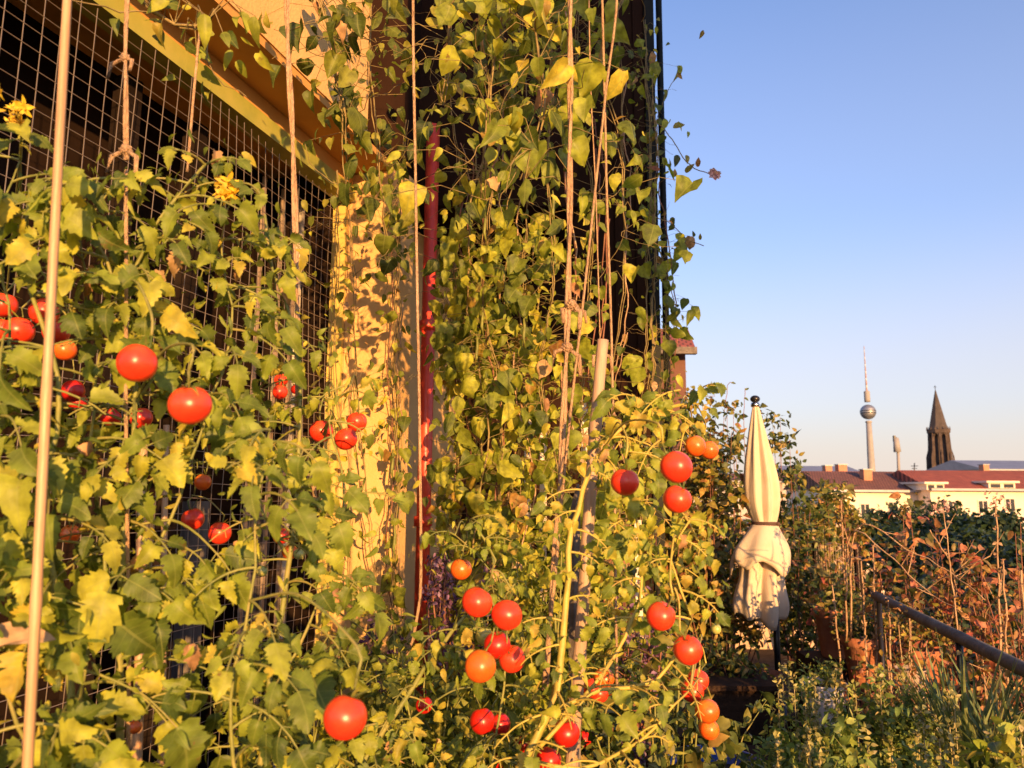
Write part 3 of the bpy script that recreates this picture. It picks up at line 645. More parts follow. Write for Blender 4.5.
FRUITS = []
def hides(p, pad=.012):
    d = p - CAM; L_ = d.length
    for c, r_ in FRUITS:
        k = c - CAM; Lk = k.length
        if L_ < Lk + .01 and (d * (Lk / L_) - k).length < r_ + pad: return True
    return False
def reg(fr):
    for f in fr:
        kd = f[3] if len(f) > 3 else 'red'; Y = f[4] if len(f) > 4 else (.015 if kd == 'green' else .023) * FPX / f[2]
        FRUITS.append((at(f[0], f[1], Y), f[2] * Y / FPX))
    return fr
def tomato_plant(label, stems, fruits, nleaf, lsize=(.10, .17), mat='tomleaf', smat='stem', sr=.0055, flowers=(), fl_at=None, dense=None, extra=()):
    base = V(stems[0][0]); root = thing('tomato_plant', label, 'tomato plant', (base.x, base.y, 0), 'tomato plants tied up in the foreground')
    st = MB(); fo = MB(); allp = []
    for i, s_ in enumerate(stems):
        pp = smooth_path(s_, .035, .0025); n = len(pp)
        rr = sr if i == 0 else sr * .5
        if s_[0][2] < 9 and i == 0 and pp[0].z > .3:
            pp = [V((pp[0].x, pp[0].y, .05))] + pp; n += 1
        st.tube(pp, [rr * (1 - .6 * j / n) for j in range(n)], 8); allp += [(p, j / n, i) for j, p in enumerate(pp) if p.z > .7]
    tot = len(allp)
    for k in range(nleaf):
        p, t, i = allp[int((k + rnd.random()) / nleaf * tot) % tot]
        an = rnd.uniform(0, 6.28)
        d = V((math.cos(an), -abs(math.sin(an)) * .7 - .1 if rnd.random() < .7 else .6 * math.sin(an), rnd.uniform(-.1, .6)))
        L_ = rnd.uniform(*lsize) * (1 - .35 * t)
        compound(fo, st, p, d, L_, V((rnd.gauss(.1, .4), -.8, rnd.gauss(.6, .4))), rnd.choice((1, 2, 2)))
    for k in range(nleaf * 5):
        p, t, i = rnd.choice(allp); o = p + V((rnd.gauss(0, .05), rnd.gauss(0, .04), rnd.gauss(0, .04)))
        if hides(o, .02): continue
        l_ = rnd.uniform(.01, .032); fo.leaf(o, rv(1) + V((0, 0, -.4)), V((0, -1, .4)) + rv(.9), l_, l_ * .55, rnd.choice((OVAL, LANCE)), False, .3, .5)
    dl = MB()
    for k in range(max(3, nleaf // 9)):
        p, t, i = rnd.choice(allp); o = p + V((rnd.gauss(0, .04), -.02, rnd.gauss(0, .03)))
        if hides(o + V((0, 0, -.02)), .03): continue
        l_ = rnd.uniform(.03, .05); dl.leaf(o, V((rnd.gauss(0, .3), -.1, -1)), V((0, -1, .2)) + rv(.8), l_, l_ * .5, TOMATO, True, 1.4, .7, .4, .2)
    if dl.v: dl.build('withered_leaves', 'pale', root)
    for (p, d, L_, n_) in extra: compound(fo, st, p, d, L_, V((.1, -1, .5)), n_)
    fs = MB(); pts = []
    for f in fruits:
        px, py, rp = f[:3]; kind = f[3] if len(f) > 3 else 'red'; Y = f[4] if len(f) > 4 else None
        e, r_ = tomato(root, px, py, rp, kind, Y); pts.append((e, r_))
    # clusters: join each fruit's pedicel to the neighbour above, topmost to the nearest stem
    for i, (e, r_) in enumerate(pts):
        best = None
        for j, (e2, r2) in enumerate(pts):
            if j != i and e2.z > e.z + .004 and (e2 - e).length < .11 and (best is None or (e2 - e).length < (best - e).length): best = e2
        if best is not None:
            tgt = best + V((.004, .006, .012)); mid = e.lerp(tgt, .5) + V((rnd.uniform(-.008, .008), .006, .012))
            fs.tube(smooth_path([e, mid, tgt], .008), .0014, 5)
        else:
            q = min(allp, key=lambda a_: (a_[0] - e - V((0, .02, .06))).length)[0]
            a1 = e + V((rnd.uniform(-.01, .01), .01, .03)); mid = a1.lerp(q, .5) + V((0, 0, .03))
            fs.tube(smooth_path([e, a1, mid, q], .01), .0018, 5)
    if fs.v: fs.build('fruit_stalk', smat, root)
    st.build('stem', smat, root); fo.build('foliage', mat, root)
    for (x, y, Y, s_, n_) in flowers:
        q = MB(); c = at(x, y, Y)
        for k in range(n_): flower(q, c + rv(.016), s_ * rnd.uniform(.7, 1.1))
        q.build('flower', 'yellowflower', root)
    return root

A = at
FRUITS += [(at(757, y_, 5.2), .17) for y_ in range(395, 630, 18)]   # leave the parasol free of leaves
FL = [reg(f_) for f_ in (
    [(4, 305, 13), (19, 331, 14.5, 'red'), (3, 330, 12), (44, 312, 14), (56, 332, 13), (65, 350, 11, 'orange'), (73, 391, 11, 'deepred'), (78, 402, 9, 'deepred'), (70, 534, 9, 'orange', 1.3)],
    [(137, 363, 19.5), (190, 405, 21), (141, 418, 11), (111, 417, 10, 'deepred'), (193, 519, 11), (220, 533, 11), (203, 482, 8, 'orange', 1.4), (135, 727, 6, 'orange', 1.4)],
    [(345, 717, 21), (321, 431, 12), (346, 439, 11.5), (357, 422, 10), (281, 380, 7), (280, 392, 7.5), (296, 389, 5.5, 'deepred'), (281, 536, 8), (290, 552, 7.5, 'orange'), (299, 554, 5.5, 'green'), (262, 571, 5.5, 'green'), (394, 690, 6.5, 'deepred')],
    [(461, 569, 10.5, 'orange'), (452, 567, 6, 'green'), (477, 602, 15), (507, 615, 15), (484, 636, 8, 'green'), (497, 645, 13, 'deepred'), (480, 666, 15, 'orange'), (512, 659, 13), (482, 721, 12, 'deepred'), (500, 724, 10, 'deepred'), (500, 762, 9, 'deepred'), (424, 705, 8, 'deepred', 1.7), (522, 745, 8, 'deepred')],
    [(625, 482, 14), (676, 467, 16), (677, 499, 14), (695, 446, 10.5, 'orange'), (709, 450, 9.5, 'orange'), (661, 616, 14), (688, 650, 14), (698, 680, 10.5), (692, 691, 11), (707, 711, 11.5, 'orange'), (709, 729, 9.5, 'orange'), (604, 678, 10, 'orange'), (592, 688, 9, 'red'), (599, 693, 9, 'red'), (566, 733, 13, 'deepred'), (584, 739, 8, 'deepred'), (549, 760, 12, 'deepred'), (716, 629, 5, 'green'), (578, 762, 8, 'orange')],
)]
tomato_plant('leafy tomato plant at the far left behind the thin leaning cane',
    [[A(60, 900, .95), A(70, 700, .95), A(45, 520, .95), A(60, 380, .97), A(25, 270, .97), A(30, 190, .97)],
     [A(70, 720, .97), A(105, 580, 1.0), A(92, 440, 1.0), A(100, 330, 1.05), A(80, 240, 1.05), A(110, 190, 1.05)],
     [A(-20, 600, .9), A(-10, 450, .9), A(10, 330, .95), A(-5, 230, .95), A(20, 160, 1.0)],
     [A(40, 780, .9), A(10, 700, .85), A(-15, 640, .85)]],
    FL[0],
    84, (.10, .17), flowers=[(14, 108, .95, .015, 9)])
tomato_plant('tomato plant climbing the knotted twine, with two large ripe fruits',
    [[A(128, 900, 1.02), A(120, 700, 1.02), A(125, 520, 1.02), A(137, 400, 1.03), A(126, 300, 1.05), A(160, 220, 1.05), A(205, 165, 1.08)],
     [A(122, 620, 1.04), A(170, 520, 1.06), A(205, 420, 1.08), A(232, 330, 1.12), A(222, 240, 1.12), A(238, 185, 1.1)],
     [A(126, 330, 1.05), A(105, 260, 1.0), A(85, 215, 1.0), A(130, 180, 1.0)],
     [A(125, 420, 1.05), A(170, 350, 1.1), A(160, 290, 1.1), A(185, 240, 1.1)]],
    FL[1],
    90, (.09, .16), flowers=[(226, 190, 1.08, .02, 12)])
tomato_plant('tomato plant in front of the yellow corner with one big low fruit',
    [[A(250, 900, 1.12), A(268, 700, 1.15), A(290, 560, 1.2), A(298, 450, 1.22), A(296, 340, 1.25), A(270, 260, 1.25), A(265, 215, 1.25)],
     [A(268, 700, 1.15), A(320, 600, 1.2), A(345, 500, 1.25), A(330, 420, 1.3), A(350, 385, 1.3)],
     [A(250, 860, 1.0), A(230, 700, .98), A(250, 600, .98), A(262, 470, .98), A(270, 430, 1.0)],
     [A(290, 560, 1.2), A(255, 500, 1.2), A(235, 440, 1.2), A(250, 400, 1.2)]],
    FL[2],
    80, (.09, .15))
tomato_plant('tomato plant with a big mixed truss of red, orange and green fruit',
    [[A(345, 790, 1.25), A(425, 670, 1.35), A(475, 600, 1.45), A(495, 560, 1.5), A(470, 520, 1.5)],
     [A(480, 830, 1.4), A(492, 760, 1.4), A(506, 660, 1.42), A(490, 570, 1.5), A(455, 535, 1.5)],
     [A(440, 800, 1.5), A(410, 720, 1.5), A(400, 650, 1.5)]],
    FL[3],
    52, (.07, .12), mat='tomleaf2')
tomato_plant('yellow stemmed tomato plant tied to the thick cane, fruit hanging right',
    [[A(500, 800, 1.22), A(522, 765, 1.22), A(556, 690, 1.25), A(566, 600, 1.28), A(572, 530, 1.3), A(598, 455, 1.35), A(640, 415, 1.38), A(680, 405, 1.38)],
     [A(540, 745, 1.25), A(590, 690, 1.3), A(640, 600, 1.35), A(635, 500, 1.4), A(625, 430, 1.42)],
     [A(548, 715, 1.25), A(600, 690, 1.25), A(655, 680, 1.28), A(690, 620, 1.3), A(672, 560, 1.32), A(690, 520, 1.3)],
     [A(530, 760, 1.25), A(580, 770, 1.25), A(640, 740, 1.3), A(690, 690, 1.35)]],
    FL[4],
    60, (.06, .105), mat='tomleaf2', smat='ystem', sr=.0075, extra=[(A(x_, y_, 1.4), V((rnd.gauss(0, 1), -.5, rnd.uniform(-.5, .5))), rnd.uniform(.07, .11), 2) for (x_, y_) in ((640, 400), (655, 410), (670, 400), (690, 400), (640, 430), (660, 440), (650, 470), (625, 440), (600, 450), (640, 500), (655, 530), (640, 540), (610, 520), (650, 560), (675, 540), (690, 420), (670, 500), (590, 480), (600, 560), (620, 590), (660, 395), (680, 390), (668, 455))])
# pale withered leaf at the left edge
q = MB(); q.leaf(A(-28, 655, .82), V((1, -.1, .38)), V((0, -.8, .9)), .07, .05, TOMATO, True, .9, .5, .3, .14)
tag(q.build('withered_leaf', 'pale', origin=A(-10, 630, .75)), 'pale peach coloured dead leaf at the left edge', 'leaf')

# ------------------------------------------------------------------ shrubs, hedge, herbs, trees
def shrub(name, label, cat, base, h, rad, nb, nl, ls, mat, smat='redstem', shapes=(OVAL,), group=None, up=1.0, sr=.006, wide=False, tipbias=.4, parts=True, pot=None, aspect=.65, crown=None):
    base = V(base)
    if name == 'garden_bush': h *= 1.12; ls *= 1.25; nl = int(nl * 1.15)
    if name == 'autumn_shrub': ls *= 1.1; nl = int(nl * .5)
    root = thing(name, label, cat, base, group)
    st = MB(); fo = MB()
    for b in range(nb):
        an = rnd.uniform(0, 6.28); lean = rnd.random() ** .6
        tip = base + V((math.cos(an) * rad * lean, math.sin(an) * rad * lean, h * rnd.uniform(.65, 1.0) * (1 - .35 * lean * lean * (2 - up))))
        st0 = base + V((math.cos(an) * rad * .15 * lean, math.sin(an) * rad * .15 * lean, 0))
        mid = st0.lerp(tip, .5) + V((math.cos(an) * rad * .15, math.sin(an) * rad * .15, h * .06)) + rv(rad * .1)
        pp = smooth_path([st0, mid, tip], h / 10, rad * .015)
        n = len(pp); st.tube(pp, [sr * (1 - .8 * i / n) for i in range(n)], 5, False)
        tw = []
        for k in range(4):
            i0 = rnd.randrange(n // 3, n); d = (rv(1) + V((0, 0, .5))).normalized() * rad * rnd.uniform(.2, .45)
            tw.append((pp[i0], pp[i0] + d)); st.tube([pp[i0], pp[i0] + d], [sr * .35, sr * .12], 4, False)
        for k in range(nl):
            if rnd.random() < .6 and tw:
                a_, b_ = rnd.choice(tw); o = a_.lerp(b_, rnd.random() ** .6)
            else:
                o = pp[min(n - 1, int(n * rnd.random() ** tipbias))]
            o = o + rv(ls * .9)
            l_ = ls * rnd.uniform(.55, 1.15)
            fo.leaf(o, V((rnd.gauss(0, .7), rnd.gauss(-.1, .7), rnd.gauss(-.15, .6))), V((rnd.gauss(.1, .7), rnd.gauss(-.5, .6), rnd.gauss(.5, .5))), l_, l_ * aspect, rnd.choice(shapes), wide, rnd.uniform(0, .4), rnd.uniform(0, .4))
    if st.v: st.build('branches', smat, root)
    fo.build('foliage', mat, root)
    return root

def ground_pt(px, Y, z=0):
    p = at(px, 500, Y); return V((p.x, p.y, z))

# low peach wall closing the terrace at the far end
gw = MB()
a = ground_pt(560, 7.9); b = ground_pt(845, 7.9)
gw.box((a.x, 7.9, 0), (b.x, 8.1, 1.22)); gw.box((a.x, 7.86, 1.223), (b.x, 8.14, 1.27))
tag(gw.build('garden_wall', 'plaster', origin=(a.x, 8, 0), smooth=False), 'low peach plastered wall closing the far end of the terrace', 'wall')

H = 'bushes at the far end of the terrace'
def hz(py, Y): return at(700, py, Y).z
shrub('garden_bush', 'brown and yellow bush against the dark wall, left of the parasol', 'bush', ground_pt(635, 5.4), hz(368, 5.4), .5, 16, 120, .055, 'hedge', 'redstem', (OVAL, HEART), H)
shrub('garden_bush', 'tall bush whose top leaves stand against the sky left of the parasol', 'bush', ground_pt(690, 5.9), hz(385, 5.9), .45, 15, 110, .055, 'hedge', 'redstem', (OVAL,), H)
shrub('garden_bush', 'airy dark green bush directly left of the parasol top', 'bush', ground_pt(725, 6.4), hz(388, 6.4), .33, 11, 75, .06, 'hedge_green', 'redstem', (OVAL,), H)
shrub('garden_bush', 'broad yellowing bush behind the parasol canopy', 'bush', ground_pt(715, 5.6), hz(440, 5.6), .5, 16, 110, .06, 'hedge', 'redstem', (OVAL, HEART), H)
shrub('garden_bush', 'green bush directly right of the parasol canopy', 'bush', ground_pt(792, 6.6), hz(436, 6.6), .42, 18, 130, .06, 'hedge_green', 'redstem', (OVAL,), H)
shrub('garden_bush', 'low leafy bush right of the parasol skirt', 'bush', ground_pt(800, 5.6), hz(545, 5.6), .34, 12, 80, .055, 'hedge_green', 'redstem', (OVAL,), H)
shrub('garden_bush', 'low dark bush left of the parasol skirt', 'bush', ground_pt(680, 5.9), hz(540, 5.9), .4, 14, 90, .05, 'hedge_green', 'redstem', (OVAL,), H)
shrub('garden_bush', 'small yellow green bush in front of the dark wall foot', 'bush', ground_pt(630, 4.2), hz(520, 4.2), .35, 14, 90, .05, 'hedge', 'redstem', (OVAL,), H)
shrub('garden_bush', 'rounded bush filling the gap between parasol bushes and railing', 'bush', ground_pt(818, 7.2), hz(474, 7.2), .38, 18, 120, .06, 'hedge', 'redstem', (OVAL,), H)
tw = thing('bare_twigs', 'thin bare twigs arching against the sky left of the parasol top', 'twigs', ground_pt(722, 6.4, 1.5))
q = MB(); q.tube(smooth_path([A(722, 470, 6.3), A(724, 420, 6.3), A(728, 385, 6.3), A(732, 383, 6.3)], .05, .004), .003, 4)
q.tube(smooth_path([A(745, 470, 6.3), A(744, 420, 6.3), A(745, 388, 6.3)], .05, .004), .003, 4); q.tube(smooth_path([A(690, 400, 6.3), A(700, 397, 6.3), A(715, 396, 6.3)], .05, .004), .0025, 4)
q.build('stem', 'redstem', tw); q = MB()
for (x, y) in ((731, 383), (745, 390), (744, 398), (722, 400), (727, 412), (718, 425)): q.leaf(A(x, y, 6.3), V((1, 0, rnd.gauss(0, .5))), V((0, -1, .5)), .05, .03, OVAL, False)
q.build('foliage', 'hedge_green', tw)

# autumn shrubs by the railing
G2 = 'autumn shrubs along the railing'
for (px, Y, py, rad, nb, nl, ls, lab) in (
    (838, 5.0, 488, .34, 14, 55, .06, 'rust coloured shrub at the left end of the railing'),
    (912, 4.6, 498, .34, 14, 70, .055, 'reddish brown shrub with drooping leaves under the dark tiled roof'),
    (948, 4.2, 512, .34, 14, 70, .05, 'thin red leaved shrub crossing the middle of the railing'),
    (1003, 3.9, 520, .36, 14, 42, .045, 'bare dark red shrub with sparse leaves near the right edge'),
    (1030, 3.6, 505, .3, 11, 42, .05, 'bright red leaved shrub cut by the right edge'),
    (872, 3.7, 640, .22, 12, 55, .04, 'low russet shrub in front of the railing')):
    shrub('autumn_shrub', lab, 'shrub', ground_pt(px, Y, .25), at(px, py, Y).z - .25, rad, nb, nl, ls, 'autumn', 'redstem', (OVAL, HEART), G2, aspect=.6)

for (px, py, Y, lab) in ((905, 598, 3.3, 'low rusty plant overlapping the middle of the handrail'), (945, 618, 2.9, 'low brown leaved plant hiding part of the handrail'), (988, 632, 2.6, 'low dark red plant in front of the handrail near the right edge')):
    shrub('low_shrub', lab, 'shrub', ground_pt(px, Y, .3), at(px, py, Y).z - .3, .17, 12, 45, .038, 'autumn', 'drystem', (OVAL, LANCE), 'low shrubs in front of the handrail', aspect=.6)
# dried seed stalks
def stalk(px0, py0, px1, py1, Y, label, seeds=40, r=.0075, sd=.017, mat='drystem', smat='seed', heads=None):
    a_, b_ = at(px0, py0, Y), at(px1, py1, Y); a_ = V((a_.x, a_.y, min(a_.z, .3)))
    seeds = int(seeds * 1.6)
    root = thing('seed_stalk', label, 'stalk', a_, 'dried seed stalks by the railing')
    pp = smooth_path([a_, a_.lerp(b_, .5) + V((.01, 0, 0)), b_], .06, .004); n = len(pp)
    q = MB(); q.tube(pp, [r * (1 - .6 * i / n) for i in range(n)], 5)
    q.build('stem', mat, root)
    q = MB()
    for k in range(seeds):
        c = pp[min(n - 1, int(n * (.35 + .65 * rnd.random())))] + rv(.009)
        q.leaf(c, rv(1), rv(1), sd * rnd.uniform(.8, 1.8), sd, OVAL, False, .3, .3)
    if seeds: q.build('seed_heads', smat, root)
    if heads:
        q = MB(); c = b_
        for k in range(heads): q.leaf(c + V((rnd.gauss(0, .03), rnd.gauss(0, .02), rnd.gauss(0, .02))), rv(1), rv(1), .02, .016, OVAL, False)
        q.build('flower_head', 'pinkflower', root)
    return root
stalk(842, 680, 832, 585, 4.0, 'curved seed stalk left of the terracotta pots', 22)
stalk(864, 690, 861, 560, 3.7, 'knobbly seed stalk in front of the terracotta pots', 50)
stalk(871, 690, 873, 545, 3.9, 'seed stalk just right of the knobbly one', 60)
stalk(885, 690, 888, 600, 3.6, 'pinkish bare stalk standing below the railing', 12)
stalk(901, 700, 909, 610, 3.5, 'bare pinkish stalk leaning right below the railing', 12)
stalk(966, 720, 943, 508, 3.3, 'long pale green stalk with a faded pink flower head', 4, .0055, heads=26)
stalk(992, 700, 996, 500, 3.5, 'yellow brown stalk topped by a pink flower head', 26, heads=40)
stalk(1000, 700, 1003, 560, 3.4, 'upright straw coloured stalk near the right edge', 16)
stalk(1018, 700, 1021, 570, 3.2, 'thick straw coloured stalk at the right edge', 12, .011)
stalk(840, 600, 841, 500, 4.8, 'tall reddish seed stalk at the wire fence', 60)

bt = thing('bare_branch', 'bare arching branches crossing above the handrail among the autumn shrubs', 'branch', (at(852, 530, 4.4).x, 4.4, .3))
for pl in ([(846, 640), (850, 535), (885, 552), (925, 590), (962, 612)], [(850, 640), (856, 528), (905, 548), (950, 572), (985, 600)], [(900, 650), (915, 600), (950, 575), (990, 556)], [(990, 680), (985, 620), (1005, 590), (1024, 575)], [(940, 660), (955, 600), (948, 560), (930, 530)]):
    q = MB(); pp = smooth_path([at(x, y, 4.2 - .2 * i) for i, (x, y) in enumerate(pl)], .05, .005); q.tube(pp, [.006 * (1 - .6 * i / len(pp)) for i in range(len(pp))], 5)
    for k in range(5):
        o = rnd.choice(pp[len(pp) // 3:]); q.tube([o, o + rv(.1) + V((0, 0, .06))], [.003, .001], 4, False)
    q.build('limb', 'drystem', bt)
# railing
ra, rb = at(815, 560, 5.0), at(1030, 670, 2.33)
ra = V((1.99, 4.9, 0)); rb = V((1.55, 2.0, 0))
A1 = at(885, 600, 3.75); A2 = at(1020, 668, 2.35)
dd = (A2 - A1); dd.z = 0; dd.normalize(); zr = (A1.z + A2.z) / 2
r1 = V((A1.x, A1.y, zr)) - dd * .18; r2 = V((A2.x, A2.y, zr)) + dd * 1.6
rl = thing('terrace_railing', 'grey weathered handrail running along the right side of the terrace', 'railing', (r1.x, r1.y, 0))
q = MB(); q.tube([r1.lerp(r2, i / 14) for i in range(15)], .023, 12); q.build('handrail', 'handrail', rl)
for t in (.02, .35, .68, .98):
    p = r1.lerp(r2, t); q = MB(); q.tube([(p.x, p.y, 0), (p.x, p.y, zr)], .013, 8); q.build('post', 'darkmetal', rl)
# wire fence beyond the end of the railing
wf = thing('wire_fence', 'small wire fence panel between parasol and railing', 'fence', ground_pt(832, 6.2))
q = MB(); q.smooth = False
fa, fb = at(815, 520, 6.2), at(856, 520, 6.0); zt = at(815, 545, 6.2).z
for i in range(18): p = fa.lerp(fb, i / 17); q.tube([(p.x, p.y, .3), (p.x, p.y, zt)], .0016, 4)
for i in range(24): z_ = .3 + (zt - .3) * i / 23; q.tube([(fa.x, fa.y, z_), (fb.x, fb.y, z_ )], .0016, 4)
q.build('mesh_panel', 'wire', wf)
q = MB(); q.box((fb.x - .02, fb.y, 0), (fb.x + .02, fb.y + .04, zt + .03)); q.box((fa.x - .02, fa.y, 0), (fa.x + .02, fa.y + .04, zt + .03)); q.build('post', 'darkframe', wf, smooth=False)

# pots
def pot(name, label, c, r, h, mat, rim=True, cat='pot', soil=True, group=None, ridge=0):
    c = V(c); root = thing(name, label, cat, c, group)
    q = MB(); pr = [(r * .70, 0), (r * .74, .01), (r * .97, h * .80)]
    pr += [(r * 1.06, h * .81), (r * 1.08, h * .985), (r * 1.03, h), (r * .95, h), (r * .93, h * .84)] if rim else [(r, h * .97), (r * 1.0, h), (r * .95, h), (r * .93, h * .86)]
    q.lathe(pr, c, 28); q.build('pot_body', mat, root)
    if soil:
        q = MB(); q.lathe([(r * .915, h * .83), (r * .6, h * .88), (.01, h * .9)], c, 20); q.build('soil', 'soil', root)
    return root
GP = 'terracotta pots by the railing'
def pot_px(label, px0, px1, py_top, Y, h, mat, **k):
    r = (px1 - px0) / 2 / FPX * Y / 1.06; p = at((px0 + px1) / 2, py_top, Y)
    return pot(k.pop('name', 'terracotta_pot'), label, (p.x, p.y, p.z - h), r, h, mat, **k), p
shelf_z = .35
p1, t1 = pot_px('tall terracotta pot left of the other pots, partly behind a stalk', 815, 850, 608, 4.6, .28, 'terracotta', group=GP)
p2, t2 = pot_px('terracotta pot directly behind the knobbly seed stalks', 843, 884, 636, 4.3, .26, 'terracotta', group=GP)
p3, t3 = pot_px('wide shaded terracotta pot under the railing', 902, 938, 648, 4.0, .24, 'terracotta', group=GP)
p4, t4 = pot_px('pale cylindrical pot behind the thick cane', 622, 660, 668, 3.2, .2, 'palepot', name='stoneware_pot', rim=False)
p5, t5 = pot_px('white plastic tub behind the flowering herbs', 800, 846, 682, 3.9, .2, 'whiteplastic', name='plastic_tub', rim=False, cat='tub')
p6, t6 = pot_px('blue plastic tub at the bottom edge under the hanging tomatoes', 668, 762, 761, 2.7, .3, 'bluetub', name='plastic_tub', rim=True, cat='tub')
p7, t7 = pot_px('brown pot standing in deep shade below the parasol', 742, 780, 672, 5.0, .22, 'terracotta', group=GP)
p8, t8 = pot_px('pale pot among dark leaves under the railing stalks', 895, 925, 668, 3.8, .2, 'palepot', name='stoneware_pot', rim=False)
# wooden benches / shelf planks that carry the pots
def bench(label, x0, x1, y0, y1, z, name='plant_bench', cat='bench'):
    root = thing(name, label, cat, ((x0 + x1) / 2, (y0 + y1) / 2, 0))
    q = MB(); n = 3; w = (y1 - y0) / n
    for i in range(n): q.box((x0, y0 + i * w + .004, z - .035), (x1, y0 + (i + 1) * w - .004, z))
    q.build('bench_top', 'darkwood', root, smooth=False)
    for x in (x0 + .05, x1 - .05):
        for y in (y0 + .05, y1 - .05):
            q = MB(); q.box((x - .025, y - .025, 0), (x + .025, y + .025, z - .036)); q.build('leg', 'darkwood', root, smooth=False)
    return root
zb = t4.z - .2
bench('dark slatted bench under the pale pot, behind the tomatoes', t4.x - .35, t4.x + .3, 2.98, 3.42, zb)
for (nm, t_, h_) in (('terracotta pots', t1, .28), ('second terracotta pot', t2, .26), ('wide shaded pot', t3, .24)):
    q = MB(); z_ = t_.z - h_ - .002; q.box((t_.x - .17, t_.y - .17, 0), (t_.x + .17, t_.y + .17, z_))
    tag(q.build('wooden_crate', 'darkwood', origin=(t_.x, t_.y, 0), smooth=False), 'dark wooden crate under the ' + {'terracotta pots': 'leftmost terracotta pot', 'second terracotta pot': 'pot behind the knobbly stalks', 'wide shaded pot': 'wide pot below the railing'}[nm], 'crate')
for (t_, h_, lb) in ((t5, .2, 'white tub behind the herbs'), (t7, .3, 'brown pot below the parasol'), (t8, .2, 'pale pot under the stalks')):
    q = MB(); q.box((t_.x - .14, t_.y - .14, 0), (t_.x + .14, t_.y + .14, t_.z - h_ - .002))
    tag(q.build('wooden_crate', 'darkwood', origin=(t_.x, t_.y, 0), smooth=False), 'dark wooden crate carrying the ' + lb, 'crate')
q = MB(); q.box((t6.x - .2, t6.y - .2, 0), (t6.x + .2, t6.y + .2, t6.z - .302))
tag(q.build('wooden_crate', 'darkwood', origin=(t6.x, t6.y, 0), smooth=False), 'dark wooden crate under the blue tub', 'crate')
# dark planter row in the shade in the middle
q = MB(); a = ground_pt(640, 4.3); b = ground_pt(770, 4.3); q.box((a.x, 4.3, 0), (b.x, 4.7, at(700, 690, 4.3).z)); q.box((a.x - .02, 4.27, at(700, 690, 4.3).z + .002), (b.x + .02, 4.73, at(700, 690, 4.3).z + .03))
tag(q.build('planter_box', 'darkwood', origin=(a.x, 4.3, 0), smooth=False), 'long dark planter box in the shade below the parasol', 'planter')

# plants in the pots
GH = 'potted plants in the shade'
shrub('potted_plant', 'dark leafy plant growing in the leftmost terracotta pot', 'plant', t1 + V((0, 0, -.03)), .15, .2, 10, 40, .045, 'hedge_green', 'redstem', (OVAL,), GH)
shrub('potted_plant', 'dark bush with tiny red blooms growing in the pot behind the stalks', 'plant', t2 + V((0, 0, -.03)), .14, .17, 10, 40, .04, 'hedge_green', 'redstem', (OVAL,), GH)
shrub('potted_plant', 'brown leaved plant growing in the wide shaded pot', 'plant', t3 + V((0, 0, -.03)), .25, .2, 10, 40, .035, 'hedge', 'redstem', (OVAL,), GH)
shrub('potted_plant', 'mauve flowered plant in the pale pot behind the thick cane', 'plant', t4 + V((0, 0, -.03)), .17, .12, 12, 40, .02, 'purple', 'redstem', (OVAL,), GH)
shrub('potted_plant', 'brown green plant growing from the long dark planter', 'plant', ground_pt(705, 4.5, .45), .2, .4, 16, 60, .05, 'hedge_green', 'redstem', (OVAL,), GH)
shrub('potted_plant', 'small trailing plant in the white tub', 'plant', t5 + V((0, 0, -.03)), .14, .14, 8, 24, .03, 'herb', 'stem', (OVAL,), GH)
for (px, py, Y, lab) in ((452, 570, 2.6, 'purple basil behind the mixed tomato truss'), (462, 535, 3.0, 'purple flower spikes beside the red pipe foot'), (640, 600, 2.6, 'purple blossoms between the thin twine and the hanging tomatoes'), (376, 650, 2.6, 'dark purple blossoms low in front of the ochre wall'), (620, 720, 2.4, 'dark mauve plant low at the bottom centre')):
    b_ = at(px, py + 130, Y); hh = at(px, py - 20, Y).z - max(b_.z, .1)
    shrub('purple_basil', lab, 'plant', (b_.x, b_.y, max(b_.z, .1)), hh, .13, 9, 60, .022, 'purple', 'redstem', (OVAL,), 'purple flowering basil plants', up=1.6, tipbias=.25)
# low infill of green plants at the foot of the vines
for (px, py, Y, m__, lab) in ((400, 690, 2.3, 'vine_shade', 'green leafy plant at the foot of the ochre wall'), (520, 700, 2.2, 'vine', 'leafy plant behind the big tomato truss'), (600, 690, 2.6, 'vine_shade', 'feathery green plant behind the thick cane foot'), (655, 720, 2.0, 'hedge_green', 'dark leafy plant under the right hand tomatoes'), (450, 740, 1.9, 'vine_shade', 'shaded leafy plant at the bottom centre left'), (300, 720, 2.2, 'vine', 'leafy plant at the foot of the wire mesh'), (560, 600, 2.5, 'vine', 'bushy yellow green plant at the trellis foot')):
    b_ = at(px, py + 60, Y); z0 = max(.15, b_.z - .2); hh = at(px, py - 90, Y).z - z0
    shrub('leafy_plant', lab, 'plant', (b_.x, b_.y, z0), hh, .28, 14, 55, .045, m__, 'stem', (OVAL, HEART, LANCE), 'leafy plants at the foot of the vines', wide=True)

